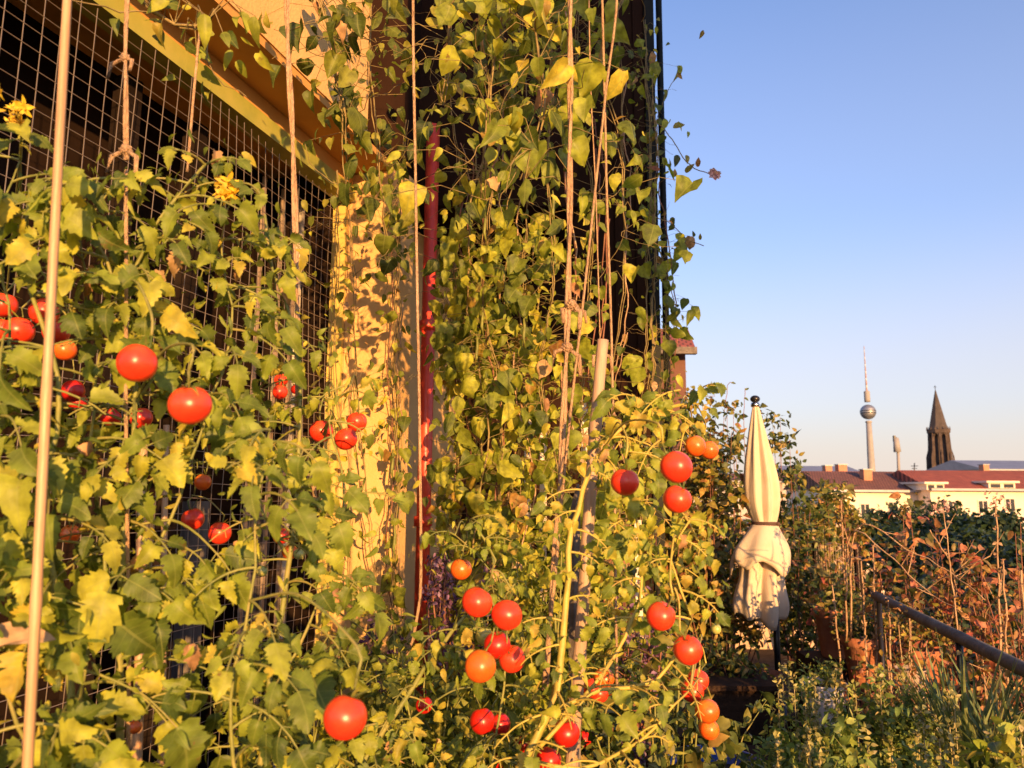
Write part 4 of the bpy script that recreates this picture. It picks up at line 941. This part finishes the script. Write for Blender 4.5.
# herbs with flower spikes, lower right
def herb(px, py_top, Y, rad, lab, n=12, mat='herb', spikes=10, ls=.034):
    b_ = at(px, py_top, Y); z0 = max(.12, b_.z - .55)
    root = shrub('flowering_herb', lab, 'herb', (b_.x, b_.y, z0), b_.z - z0, rad, int(n * 1.5), 120, ls, mat, 'stem', (OVAL, LANCE), 'flowering herbs in the lower right', up=1.8, sr=.003, tipbias=.5)
    for k in range(spikes):
        q = MB(); x = b_ + V((rnd.uniform(-rad, rad), rnd.uniform(-rad, rad), rnd.uniform(-.12, .05)))
        for j in range(44): q.leaf(x + V((rnd.gauss(0, .006), rnd.gauss(0, .006), -.15 + .0045 * j)), rv(1) + V((0, 0, .4)), rv(1), .017, .012, OVAL, False)
        q.tube([x - V((0, 0, .3)), x], .0016, 4); q.build('flower_spike', 'spike', root)
herb(818, 690, 2.6, .16, 'flowering herb at the left of the lower right bed', 12)
herb(865, 682, 2.4, .17, 'tall flowering herb in the middle of the lower right bed', 14)
herb(905, 705, 2.3, .16, 'green herb beside the spiky grass clump')
herb(850, 735, 1.9, .17, 'front herb with yellow green spikes at the bottom edge', 14)
herb(785, 735, 2.2, .13, 'small shaded herb beside the parasol pole', 9, spikes=2)
herb(925, 752, 1.8, .12, 'low herb at the foot of the spiky grass', 9, spikes=2)
herb(1012, 745, 1.6, .08, 'bright yellow green herb in the bottom right corner', 8, 'tomleaf2', 1, .05)

# spiky clump
def clump(px, Y, z0, n, h, rad, lab):
    b_ = at(px, 740, Y); root = thing('grass_clump', lab, 'grass clump', (b_.x, b_.y, z0))
    q = MB()
    for i in range(n):
        a = rnd.uniform(0, 6.28); l_ = h * rnd.uniform(.6, 1.05); o = V((b_.x, b_.y, z0)) + V((math.cos(a), math.sin(a), 0)) * rad * rnd.random() * .5
        d = V((math.cos(a) * rnd.uniform(.05, .45), math.sin(a) * rnd.uniform(.05, .45), 1))
        rows = [(t, t, .5 * (1 - t) ** .6 + .02) for t in (0, .2, .4, .6, .8, .93, 1)]
        q.leaf(o, d, V((math.cos(a), math.sin(a), 0)) * -1 + V((0, 0, .2)), l_, .015, rows, False, .3, -rnd.uniform(-.5, .05) )
    q.build('blades', 'blade', root); return root
b_ = at(975, 768, 2.3)
clump(972, 2.3, b_.z - .1, 130, at(975, 640, 2.3).z - b_.z + .1, .14, 'large clump of long narrow blades in front of the railing')
clump(1018, 2.2, b_.z - .1, 70, at(1018, 655, 2.2).z - b_.z + .1, .12, 'second clump of narrow blades at the right edge')
# soil bed under the herbs
q = MB(); q.box((.75, 1.5, 0), (2.05, 4.0, .32)); tag(q.build('raised_bed', 'darkwood', origin=(1.4, 2.7, 0), smooth=False), 'dark wooden raised bed holding the herbs and grass clumps', 'raised bed')

# ------------------------------------------------------------------ parasol
PY = 5.2
tp = at(755, 397, PY)
par = thing('closed_parasol', 'closed cream parasol strapped around its pole, standing on the terrace', 'parasol', (tp.x + .06, PY, 0))
def PX(px, py): return at(px, py, PY)
q = MB()
# silhouette: (y px, left px, right px, fold depth)
prof = [(404, 753, 757.5, .1), (408, 752, 759.5, .15), (418, 750.5, 762, .18), (430, 748.5, 765.5, .2), (445, 746, 769.5, .22), (460, 744, 774, .22), (475, 743, 778, .2), (490, 743, 780.5, .17), (505, 745, 780.5, .16), (515, 749, 779, .18), (521, 752.5, 777, .16), (524, 753, 776.5, .14), (528, 751, 778, .22), (536, 744, 783.5, .35), (546, 736.5, 788, .42), (552, 733.5, 788, .42), (562, 736, 785, .40), (575, 736.5, 784.5, .38), (590, 734, 787, .40), (602, 732.5, 789.5, .42), (612, 732.5, 790, .42), (620, 735, 787, .40)]
prof = [(y_, a_, b_, min(.62, f_ * (1.7 if y_ < 520 else 1.3))) for (y_, a_, b_, f_) in prof]
nn = 96
vs = []; fs = []
for i, (y, x0, x1, fd) in enumerate(prof):
    a_, b_ = PX(x0, y), PX(x1, y); cx = (a_ + b_) / 2; rr = (b_ - a_).length / 2; low = max(0, min(1, (y - 524) / 30))
    for j in range(nn):
        th = 2 * PI * j / nn
        tw_ = th + .25 * math.sin(y * .012)
        f8 = .5 + .5 * math.cos(8 * tw_ + .8 + .5 * math.sin(th)); f5 = .5 + .5 * math.cos(7 * tw_ + 1.4 + .012 * (y - 540) + .9 * math.sin(2 * th)); f16 = math.cos(17 * th + y * .02)
        f = (1 - low) * (f8 ** .7) + low * (f5 ** .8)
        k_ = 1 - fd * (1 - f) - .02 * f16 * (1 - .4 * low)
        # keep the left and right outline at full width
        edge = abs(math.cos(th)) ** 3
        nzv = noise.noise(V((math.cos(th) * 2.2, math.sin(th) * 2.2, y * .035)))
        k_ = k_ * (1 - edge) + (1 - fd * .12) * edge + nzv * (.05 + .13 * low)
        if 540 < y < 600: k_ *= .90 + .10 * abs(y - 566) / 34 if abs(y - 566) < 34 else 1
        z_ = cx.z
        if i >= len(prof) - 3: # ragged pointed hem
            z_ += (.085 * abs(math.cos(th)) ** 1.5 - .03 - .03 * (f5 - .5) + .012 * math.sin(3 * th + 1)) * ((i - len(prof) + 4) / 3) ** 1.3
        vs.append(V((cx.x + rr * k_ * math.cos(th), cx.y + rr * k_ * math.sin(th), z_)))
for i in range(len(prof) - 1):
    for j in range(nn): fs.append((i * nn + j, (i + 1) * nn + j, (i + 1) * nn + (j + 1) % nn, i * nn + (j + 1) % nn))
q.add(vs, fs); cn = q.build('canopy', 'cloth', par)
sub = cn.modifiers.new('sub', 'SUBSURF'); sub.levels = 1; sub.render_levels = 1
so = cn.modifiers.new('thick', 'SOLIDIFY'); so.thickness = .004
# outer ruffle hanging over the skirt just below the strap
q = MB(); vs = []; fs = []; rows_ = [(524, 753, 777), (529, 749, 779), (537, 742, 784), (546, 735, 789), (553, 732, 790), (560, 733, 789)]
for i, (y, x0, x1) in enumerate(rows_):
    a_, b_ = PX(x0, y), PX(x1, y); cx = (a_ + b_) / 2; rr = (b_ - a_).length / 2; t_ = i / (len(rows_) - 1)
    for j in range(nn):
        th = 2 * PI * j / nn; n1 = noise.noise(V((math.cos(th) * 2.6 + 5, math.sin(th) * 2.6, .3))); n2 = noise.noise(V((math.cos(th) * 1.3, math.sin(th) * 1.3 + 9, 1.7)))
        k_ = 1.02 + .10 * t_ * n1 + .03 * math.cos(9 * th) * t_
        vs.append(V((cx.x + rr * k_ * math.cos(th), cx.y + rr * k_ * math.sin(th), cx.z - t_ ** 1.5 * (.20 * n2 + .09 + .03 * math.sin(5 * th) - .05 * max(0, -math.sin(th)) * (.5 + .5 * math.cos(3 * th))))))
for i in range(len(rows_) - 1):
    for j in range(nn): fs.append((i * nn + j, (i + 1) * nn + j, (i + 1) * nn + (j + 1) % nn, i * nn + (j + 1) % nn))
q.add(vs, fs); rf_ = q.build('canopy_ruffle', 'cloth', par); s3 = rf_.modifiers.new('sub', 'SUBSURF'); s3.levels = 1; s3.render_levels = 1; t3 = rf_.modifiers.new('thick', 'SOLIDIFY'); t3.thickness = .0015
q = MB(); w0 = [PX(749, 530), PX(737, 548), PX(740, 562), PX(747, 575), PX(752, 555)]
def flap(pts, name='canopy_fold', dy=-.16):
    q = MB(); c = sum(pts, V()) / len(pts); n = len(pts); vs = [c + V((0, dy - .03, 0))] + [p + V((0, dy + .02 * math.sin(i * 2), 0)) for i, p in enumerate(pts)]
    q.add(vs, [(0, i + 1, (i + 1) % n + 1) for i in range(n)])
    o = q.build(name, 'cloth', par); s2 = o.modifiers.new('sub', 'SUBSURF'); s2.levels = 2; s2.render_levels = 2; t2_ = o.modifiers.new('th', 'SOLIDIFY'); t2_.thickness = .004
# strap
q = MB(); c_ = (PX(753, 523.5) + PX(777, 523.5)) / 2; rr = (PX(777, 523) - PX(753, 523)).length / 2 * 1.03
q.lathe([(rr, -.014), (rr * 1.04, -.012), (rr * 1.04, .012), (rr, .014)], c_, 32); q.ball(c_ + V((rr * .8, -rr * .75, 0)), (.015, .012, .014)); q.build('strap', 'strap', par)
# finial
q = MB(); q.lathe([(.028, -.035), (.03, -.02), (.026, -.005)], PX(755, 402), 16); q.build('finial_collar', 'chrome', par)
q = MB(); q.ball(PX(755, 399), (.034, .034, .026), 16, 10); q.build('finial', 'darkmetal', par)
pb = PX(776, 622)
q = MB(); q.tube([(pb.x, PY, .05), (pb.x, PY, pb.z + .25)], .021, 14); q.build('pole', 'darkmetal', par)
q = MB(); q.lathe([(.26, 0), (.26, .05), (.2, .07), (.05, .08), (.04, .25), (.028, .25)], (pb.x, PY, 0), 28); q.build('base', 'darkmetal', par)

# ------------------------------------------------------------------ small tiled roof next door
Yn = 13
na, nb_ = at(668, 330, Yn), at(686, 330, Yn)
nh = thing('neighbour_house', 'corner of a neighbouring brick house with a red tiled roof behind the vines', 'house', (na.x, Yn, -20))
q = MB(); q.box((na.x - 2.5, Yn, -20), (at(686, 380, Yn).x, Yn + 5, at(680, 352, Yn).z)); q.build('wall', 'darkbrick', nh, smooth=False)
q = MB(); zt = at(680, 330, Yn).z; ze = at(680, 350, Yn).z; xe = at(691, 350, Yn).x; xt = at(688, 330, Yn + 1.2).x; zt2 = at(680, 329, Yn + 1.2).z
q.add([(na.x - 2.5, Yn - .3, ze), (xe, Yn - .3, ze), (xt, Yn + 1.2, zt2), (na.x - 2.5, Yn + 1.2, zt2), (na.x - 2.5, Yn + 6, ze), (xe, Yn + 6, ze)], [(0, 1, 2, 3), (1, 5, 2), (3, 2, 5, 4)], [(0, 0), (3, 0), (3, 2), (0, 2), (0, 4), (3, 4)])
q.build('roof', 'tilenear', nh, smooth=False)
q = MB(); q.box((na.x - 2.5, Yn - .36, ze - .13), (xe + .02, Yn - .24, ze - .01)); q.build('gutter', 'handrail', nh, smooth=False)

# ------------------------------------------------------------------ city trees beyond the railing
def tree(px, py, Y, rad, n, lab, mat='treeleaf', ls=.16):
    c = at(px, py, Y); top = c.z; base = V((c.x, c.y, -20)); root = thing('city_tree', lab, 'tree', base, 'trees in the courtyard beyond the railing')
    q = MB(); cz = top - rad
    q.tube(smooth_path([base, base + V((.2, 0, 8)), V((c.x, c.y, cz))], 1.5, .05), [.35] * 3 + [.3] * 40, 8) if False else q.tube([base, base + V((.2, .1, 8)), V((c.x, c.y, cz - 1)), V((c.x, c.y, cz + rad * .5))], [.38, .3, .2, .06], 8)
    cl = []
    for i in range(16):
        d = rv(1).normalized(); d.z = abs(d.z) * .9 - .2; e = V((c.x, c.y, cz)) + V((d.x * rad * .75, d.y * rad * .75, d.z * rad * .8)); cl.append((e, rad * rnd.uniform(.25, .42)))
        q.tube([V((c.x, c.y, cz - rad * .8)), e], [.1, .03], 5, False)
    q.build('trunk', 'redstem', root); q = MB()
    for i in range(n):
        e, r_ = rnd.choice(cl); d = rv(1).normalized() * r_ * rnd.uniform(.55, 1.08)
        q.leaf(e + d, rv(1), d + rv(r_ * .6) + V((0, 0, .3 * r_)), ls * rnd.uniform(.6, 1.3), ls, DIAM, False, .2, .2)
    q.build('crown', mat, root)
tree(965, 487, 24, 1.9, 5200, 'round dark green tree in front of the cream facade')
tree(1012, 490, 22, 1.8, 5200, 'darker tree at the right edge in front of the cream facade')
tree(905, 488, 30, 2.0, 4000, 'lower green tree left of the round one, in front of the facade')
tree(855, 499, 26, 2.0, 3500, 'dark tree seen through the rust coloured shrubs', ls=.18)
tree(935, 503, 18, 1.9, 4000, 'near dark tree just above the middle of the railing')
tree(1000, 512, 15, 1.8, 4000, 'near dark tree above the railing at the right')
tree(812, 488, 28, 2.0, 3000, 'dark tree just right of the parasol')
tree(740, 505, 26, 3.0, 4500, 'wide dark tree hidden behind the parasol bushes', ls=.2)

tree(885, 548, 12, 1.6, 4200, 'nearest dark tree below the handrail, seen through the russet shrubs', ls=.13)
tree(960, 560, 10, 1.5, 4200, 'dark leafy tree right behind the handrail in the middle', ls=.12)
tree(1040, 560, 9, 1.5, 4200, 'dark leafy tree behind the handrail at the right edge', ls=.12)
# ------------------------------------------------------------------ far houses
def house(px0, px1, y_ridge, y_eave, Y, lab, wall='citywall', roof='tilered', depth=9, wins=(), dorm=(), dorm_mat='citywall', wl=.0):
    a = at(px0, y_eave, Y); b = at(px1, y_eave, Y); ze = (a.z + b.z) / 2; rt = at((px0 + px1) / 2, y_ridge, Y + depth / 2)
    root = thing('tenement_house', lab, 'house', ((a.x + b.x) / 2, Y, -20), 'tenement houses across the courtyard')
    q = MB(); q.box((a.x, Y, -20), (b.x, Y + depth, ze)); q.build('wall', wall, root, smooth=False)
    q = MB(); zr_ = rt.z; x0, x1 = a.x - .2, b.x + .2; Lx = x1 - x0
    q.add([(x0, Y - .5, ze + .02), (x1, Y - .5, ze + .02), (x1, Y + depth / 2, zr_), (x0, Y + depth / 2, zr_), (x0, Y + depth + .5, ze + .02), (x1, Y + depth + .5, ze + .02)], [(0, 1, 2, 3), (3, 2, 5, 4), (0, 3, 4), (1, 5, 2), (0, 4, 5, 1)], [(0, 0), (Lx, 0), (Lx, 5), (0, 5), (0, 10), (Lx, 10)])
    q.build('roof', roof, root, smooth=False)
    q = MB(); q.box((x0, Y - .62, ze - .13), (x1, Y - .503, ze + .05)); q.build('gutter', 'zinc', root, smooth=False)
    k = 0
    for (wx, wy) in wins:
        c = at(wx, wy, Y); 
        q = MB(); q.box((c.x - .42, Y - .05, c.z - .55), (c.x + .42, Y + .02, c.z + .55)); fr = q.build('window', 'whitewood', root, smooth=False)
        q = MB(); q.box((c.x - .34, Y - .06, c.z - .47), (c.x - .03, Y - .053, c.z + .47)); q.box((c.x + .03, Y - .06, c.z - .47), (c.x + .34, Y - .053, c.z + .47)); q.build('pane', 'glass', fr, smooth=False)
    for (dx0, dx1, dy0, dy1) in dorm:
        p0 = at(dx0, dy1, Y - .3); p1 = at(dx1, dy0, Y - .3)
        q = MB(); q.box((p0.x, Y - .3, p0.z), (p1.x, Y + 4, p1.z)); q.box((p0.x - .25, Y - .5, p1.z + .003), (p1.x + .25, Y + 4.2, p1.z + .16)); dm = q.build('dormer', dorm_mat, root, smooth=False)
        w = p1.x - p0.x; nw = max(2, int(w / 1.2)); q = MB()
        for i in range(nw): q.box((p0.x + w * (i + .14) / nw, Y - .33, p0.z + .1), (p0.x + w * (i + .86) / nw, Y - .303, p1.z - .08))
        q.build('pane', 'glass', dm, smooth=False)
    return root
house(826, 929, 471.5, 490.5, 62, 'cream house with the dark brown tiled roof', roof='tilebrown', wins=[(893, 508), (921, 509), (865, 510)])
house(930, 1100, 471, 489.5, 60, 'cream house with the bright red tiled roof and dormers', roof='tilered', wins=[(983, 507), (1010, 505), (1040, 506), (953, 508)], dorm=[(927, 944, 484, 490), (989, 1015, 483, 489)])
house(985, 1130, 461, 470, 95, 'grey roofed house behind the red roof', wall='cityside', roof='zinc', depth=14)
house(560, 835, 473, 481, 100, 'low pinkish house row behind the parasol', wall='cityside', roof='tilebrown', depth=10)
house(780, 860, 466, 472, 125, 'flat roofed far house left of the tv tower', wall='cityside', roof='zinc', depth=10)
for (x0, x1, y0, y1, Y, lab) in ((826, 832, 466, 474, 70, 'peach chimney block at the left end of the brown roof'), (839, 847, 465, 474, 70, 'wider peach chimney block with a round vent'), (864, 872, 470, 476, 64, 'red brick chimney on the brown roof'), (984, 989, 465, 472, 75, 'small pale chimney on the red roof ridge')):
    p0, p1 = at(x0, y1, Y), at(x1, y0, Y); root = thing('chimney', lab, 'chimney', (p0.x, Y, p0.z - 1), 'chimneys on the far roofs')
    q = MB(); q.box((p0.x, Y, p0.z - 1.5), (p1.x, Y + .8, p1.z)); q.build('stack', 'chimney', root, smooth=False)
    q = MB(); q.box((p0.x - .06, Y - .06, p1.z + .003), (p1.x + .06, Y + .86, p1.z + .09)); q.build('cap', 'zinc', root, smooth=False)
p = at(915, 466, 66); q = MB(); q.tube([at(914, 476, 66), at(914.5, 463, 66)], .05, 6); q.tube([at(911, 466, 66), at(918, 466, 66)], .03, 5); q.tube([at(912, 468.5, 66), at(917, 468.5, 66)], .03, 5)
tag(q.build('roof_antenna', 'darkmetal', origin=p), 'small roof antenna between the brown and red roofs', 'antenna')
# mast with drum head
Ym = 160
ms = thing('radio_mast', 'slim mast with a thick antenna drum between tv tower and steeple', 'mast', at(899, 478, Ym))
q = MB(); q.tube([at(899, 480, Ym), at(898, 450, Ym)], .32, 8); q.tube([at(898, 452, Ym), at(896.5, 437, Ym)], [.22, .12], 8); q.build('pole', 'concrete', ms)
q = MB(); q.tube([at(897.4, 452, Ym), at(895.8, 438, Ym)], [.75, .55], 10); q.build('antenna_drum', 'concrete', ms)
q = MB(); q.box(tuple(at(893.5, 440, Ym) + V((0, -.3, -.3))), tuple(at(895, 437, Ym) + V((0, .3, .3)))); q.build('antenna_panel', 'darkmetal', ms, smooth=False)

# tv tower
YT = 1780; b = at(871.5, 490, YT); top = at(860.5, 347, YT)
zt0 = -20
def zy(py): return at(866, py, YT).z
tx, ty = at(868, 412, YT).x, YT
tv = thing('tv_tower', 'tall concrete tv tower with a steel ball and a red and white antenna', 'tower', (tx, ty, zt0))
q = MB(); q.lathe([(16, zt0), (10.5, zt0 + 40), (8.5, zy(470)), (7.0, zy(440)), (6.0, zy(422))], (tx, ty, 0), 24); q.build('shaft', 'concrete', tv)
q = MB(); zc = zy(412); q.ball((tx, ty, zc), 18, 28, 18); bl = q.build('ball', 'steelball', tv)
q = MB()
for dz in (-2.5, 2.5): q.lathe([(17.95, dz - 1.1), (18.2, dz - 1), (18.2, dz + 1), (17.95, dz + 1.1)], (tx, ty, zc), 28)
q.build('window_band', 'glass', bl)
q = MB(); q.lathe([(6, zy(422) - 3), (8, zy(422)), (6, zy(422) + 3)], (tx, ty, 0), 20); q.build('collar', 'concrete', tv)
q = MB(); q.lathe([(6.6, zy(402)), (6.8, zy(399)), (6.6, zy(394)), (7.0, zy(392)), (5.5, zy(391))], (tx, ty, 0), 20); q.build('antenna_base', 'concrete', tv)
q = MB(); nseg = 13; z0, z1 = zy(392), zy(346); qs = [MB(), MB()]
for i in range(nseg):
    a_, b_ = z0 + (z1 - z0) * i / nseg, z0 + (z1 - z0) * (i + 1) / nseg; r0 = 1.7 * (1 - i / nseg) + .6; qs[i % 2].tube([(tx, ty, a_), (tx, ty, b_ - .05)], r0, 10)
qs[0].build('mast_red_bands', 'mastred', tv); qs[1].build('mast_white_bands', 'mastwhite', tv)

# church steeple
YC = 480
cc = at(943, 472, YC); cx = cc.x - 1.0
def zc_(py): return at(940, py, YC).z
st_ = thing('church_steeple', 'dark gothic church steeple with open arches and a pointed spire', 'steeple', (cx, YC, -20))
hw = 6.3; zb_ = zc_(476); zg = zc_(433)
q = MB(); q.box((cx - hw, YC - hw, -20), (cx + hw, YC + hw, zb_)); q.build('tower_base', 'spire', st_, smooth=False)
# belfry: eight piers with openings
q = MB()
for k in range(8):
    a = k * PI / 4 + PI / 8; p0 = V((cx + math.cos(a) * 6.4, YC + math.sin(a) * 6.4, zb_)); p1 = V((cx + math.cos(a) * 5.4, YC + math.sin(a) * 5.4, zg))
    q.tube([p0, p1], [1.25, 1.0], 4)
    q.tube([p0 + (p0 - V((cx, YC, zb_))) * .22, p0 + (p0 - V((cx, YC, zb_))) * .18 + V((0, 0, 12)), p0 + (p0 - V((cx, YC, zb_))) * .05 + V((0, 0, 17))], [.7, .6, .05], 4)
for f0 in (.42, .44): pass
q.build('belfry', 'spire', st_, smooth=False)
q = MB()
for k in range(8):      # pointed arch heads joining the piers
    a = k * PI / 4; c = V((cx + math.cos(a) * 5.3, YC + math.sin(a) * 5.3, zg - 3.5)); t = V((-math.sin(a), math.cos(a), 0))
    q.tube([c - t * 2, c - t * 1.2 + V((0, 0, 2.2)), c + V((0, 0, 3.6)), c + t * 1.2 + V((0, 0, 2.2)), c + t * 2], .55, 5)
q.build('arches', 'spire', st_, smooth=False)
q = MB(); q.lathe([(3.3, zb_), (2.9, zg)], (cx, YC, 0), 8); q.build('stair_core', 'spire', st_, smooth=False)
q = MB(); q.lathe([(6.0, zg - .8), (6.9, zg), (7.1, zg + 2.0), (6.2, zg + 2.1)], (cx, YC, 0), 8)
for k in range(16):
    a = k * PI / 8; q.tube([(cx + math.cos(a) * 6.7, YC + math.sin(a) * 6.7, zg + 2), (cx + math.cos(a) * 6.7, YC + math.sin(a) * 6.7, zg + 4.2)], [.45, .03], 4)
q.build('gallery', 'spire', st_, smooth=False)
zt_ = zc_(390)
q = MB(); q.lathe([(5.7, zg + 2.1), (.25, zt_)], (cx, YC, 0), 8)
q.build('spire', 'copper', st_, smooth=False)
q = MB()
for k in range(8):
    a = k * PI / 4
    for i in range(14):
        t = (i + .5) / 14; r_ = 5.7 * (1 - t) + .25; c = V((cx + math.cos(a) * r_, YC + math.sin(a) * r_, zg + 2.1 + (zt_ - zg - 2.1) * t)); q.tube([c - V((0, 0, .5)), c + V((math.cos(a) * .5, math.sin(a) * .5, .5))], [.35, .1], 4)
0 and q.build('crockets', 'copper', st_, smooth=False)
q = MB(); q.tube([(cx, YC, zt_), (cx, YC, zt_ + 3)], .2, 6); q.tube([(cx - .9, YC, zt_ + 2), (cx + .9, YC, zt_ + 2)], .18, 6); q.build('cross', 'darkmetal', st_)

rh = thing('shade_box', 'unseen added shade box on posts behind the near parapet', 'shade box', (2.2, -3.4, 0))  # unseen box added to block the low sun from the upper vines
q = MB(); q.box((1.65, -4.2, 3.9), (3.4, -2.95, 6.3)); q.build('wall', 'parapet', rh, smooth=False)
for (x, y) in ((3.28, -4.1), (3.28, -3.05)):
    q = MB(); q.box((x, y, 0), (x + .06, y + .06, 3.847)); q.build('post', 'darkmetal', rh, smooth=False)
# added unseen parapet behind the camera: keeps the low sun off the terrace floor
q = MB(); q.box((-2.2, -2.9, 0), (5.5, -2.6, 1.5)); q.box((-2.2, -2.93, 1.503), (5.5, -2.57, 1.57))
tag(q.build('shade_parapet', 'parapet', origin=(1, -2.75, 0), smooth=False), 'unseen parapet wall added behind the viewpoint to shade the low terrace', 'wall')

# ------------------------------------------------------------------ light
w = bpy.data.worlds.new('World'); sc.world = w; w.use_nodes = True
nt = w.node_tree; nt.nodes.clear(); bg = nt.nodes.new('ShaderNodeBackground'); sky = nt.nodes.new('ShaderNodeTexSky'); wo = nt.nodes.new('ShaderNodeOutputWorld')
sky.sky_type = 'NISHITA'; sky.sun_disc = False; sky.sun_elevation = SUNEL; sky.sun_rotation = math.atan2(SUN.x, SUN.y)
sky.altitude = 60; sky.air_density = 1.0; sky.dust_density = 1.6; sky.ozone_density = 3.2
bg.inputs[1].default_value = .15
tcw = nt.nodes.new('ShaderNodeTexCoord'); sx = nt.nodes.new('ShaderNodeSeparateXYZ'); nt.links.new(tcw.outputs['Generated'], sx.inputs[0])
rw = nt.nodes.new('ShaderNodeValToRGB'); rw.color_ramp.interpolation = 'EASE'; e_ = rw.color_ramp.elements
e_[0].position = 0.0; e_[0].color = (.92, .92, .92, 1); e_[1].position = .75; e_[1].color = (.0, .0, .0, 1)
x_ = e_.new(.12); x_.color = (.62, .62, .62, 1); x_ = e_.new(.35); x_.color = (.20, .20, .20, 1)
nt.links.new(sx.outputs[2], rw.inputs[0])
mxw = nt.nodes.new('ShaderNodeMix'); mxw.data_type = 'RGBA'; nt.links.new(rw.outputs[0], mxw.inputs[0])
tn = nt.nodes.new('ShaderNodeVectorMath'); tn.operation = 'MULTIPLY'; tn.inputs[1].default_value = (1.16, 1.06, 1.22); nt.links.new(sky.outputs[0], tn.inputs[0])
nt.links.new(tn.outputs[0], mxw.inputs[6]); mxw.inputs[7].default_value = (2.85, 2.42, 2.15, 1)
nt.links.new(mxw.outputs[2], bg.inputs[0]); nt.links.new(bg.outputs[0], wo.inputs[0])
sl = bpy.data.lights.new('sun', 'SUN'); sl.energy = 4.7; sl.angle = R(.5); sl.color = (1, .55, .20)
so_ = bpy.data.objects.new('sun', sl); C.objects.link(so_); so_.rotation_euler = SUN.to_track_quat('Z', 'Y').to_euler(); so_.location = (0, -10, 10)
sc.view_settings.view_transform = 'Standard'; sc.view_settings.look = 'None'; sc.view_settings.gamma = 1; sc.view_settings.exposure = 1.1
sc.render.engine = 'CYCLES'; sc.cycles.max_bounces = 6; sc.cycles.transparent_max_bounces = 4; sc.cycles.use_denoising = True
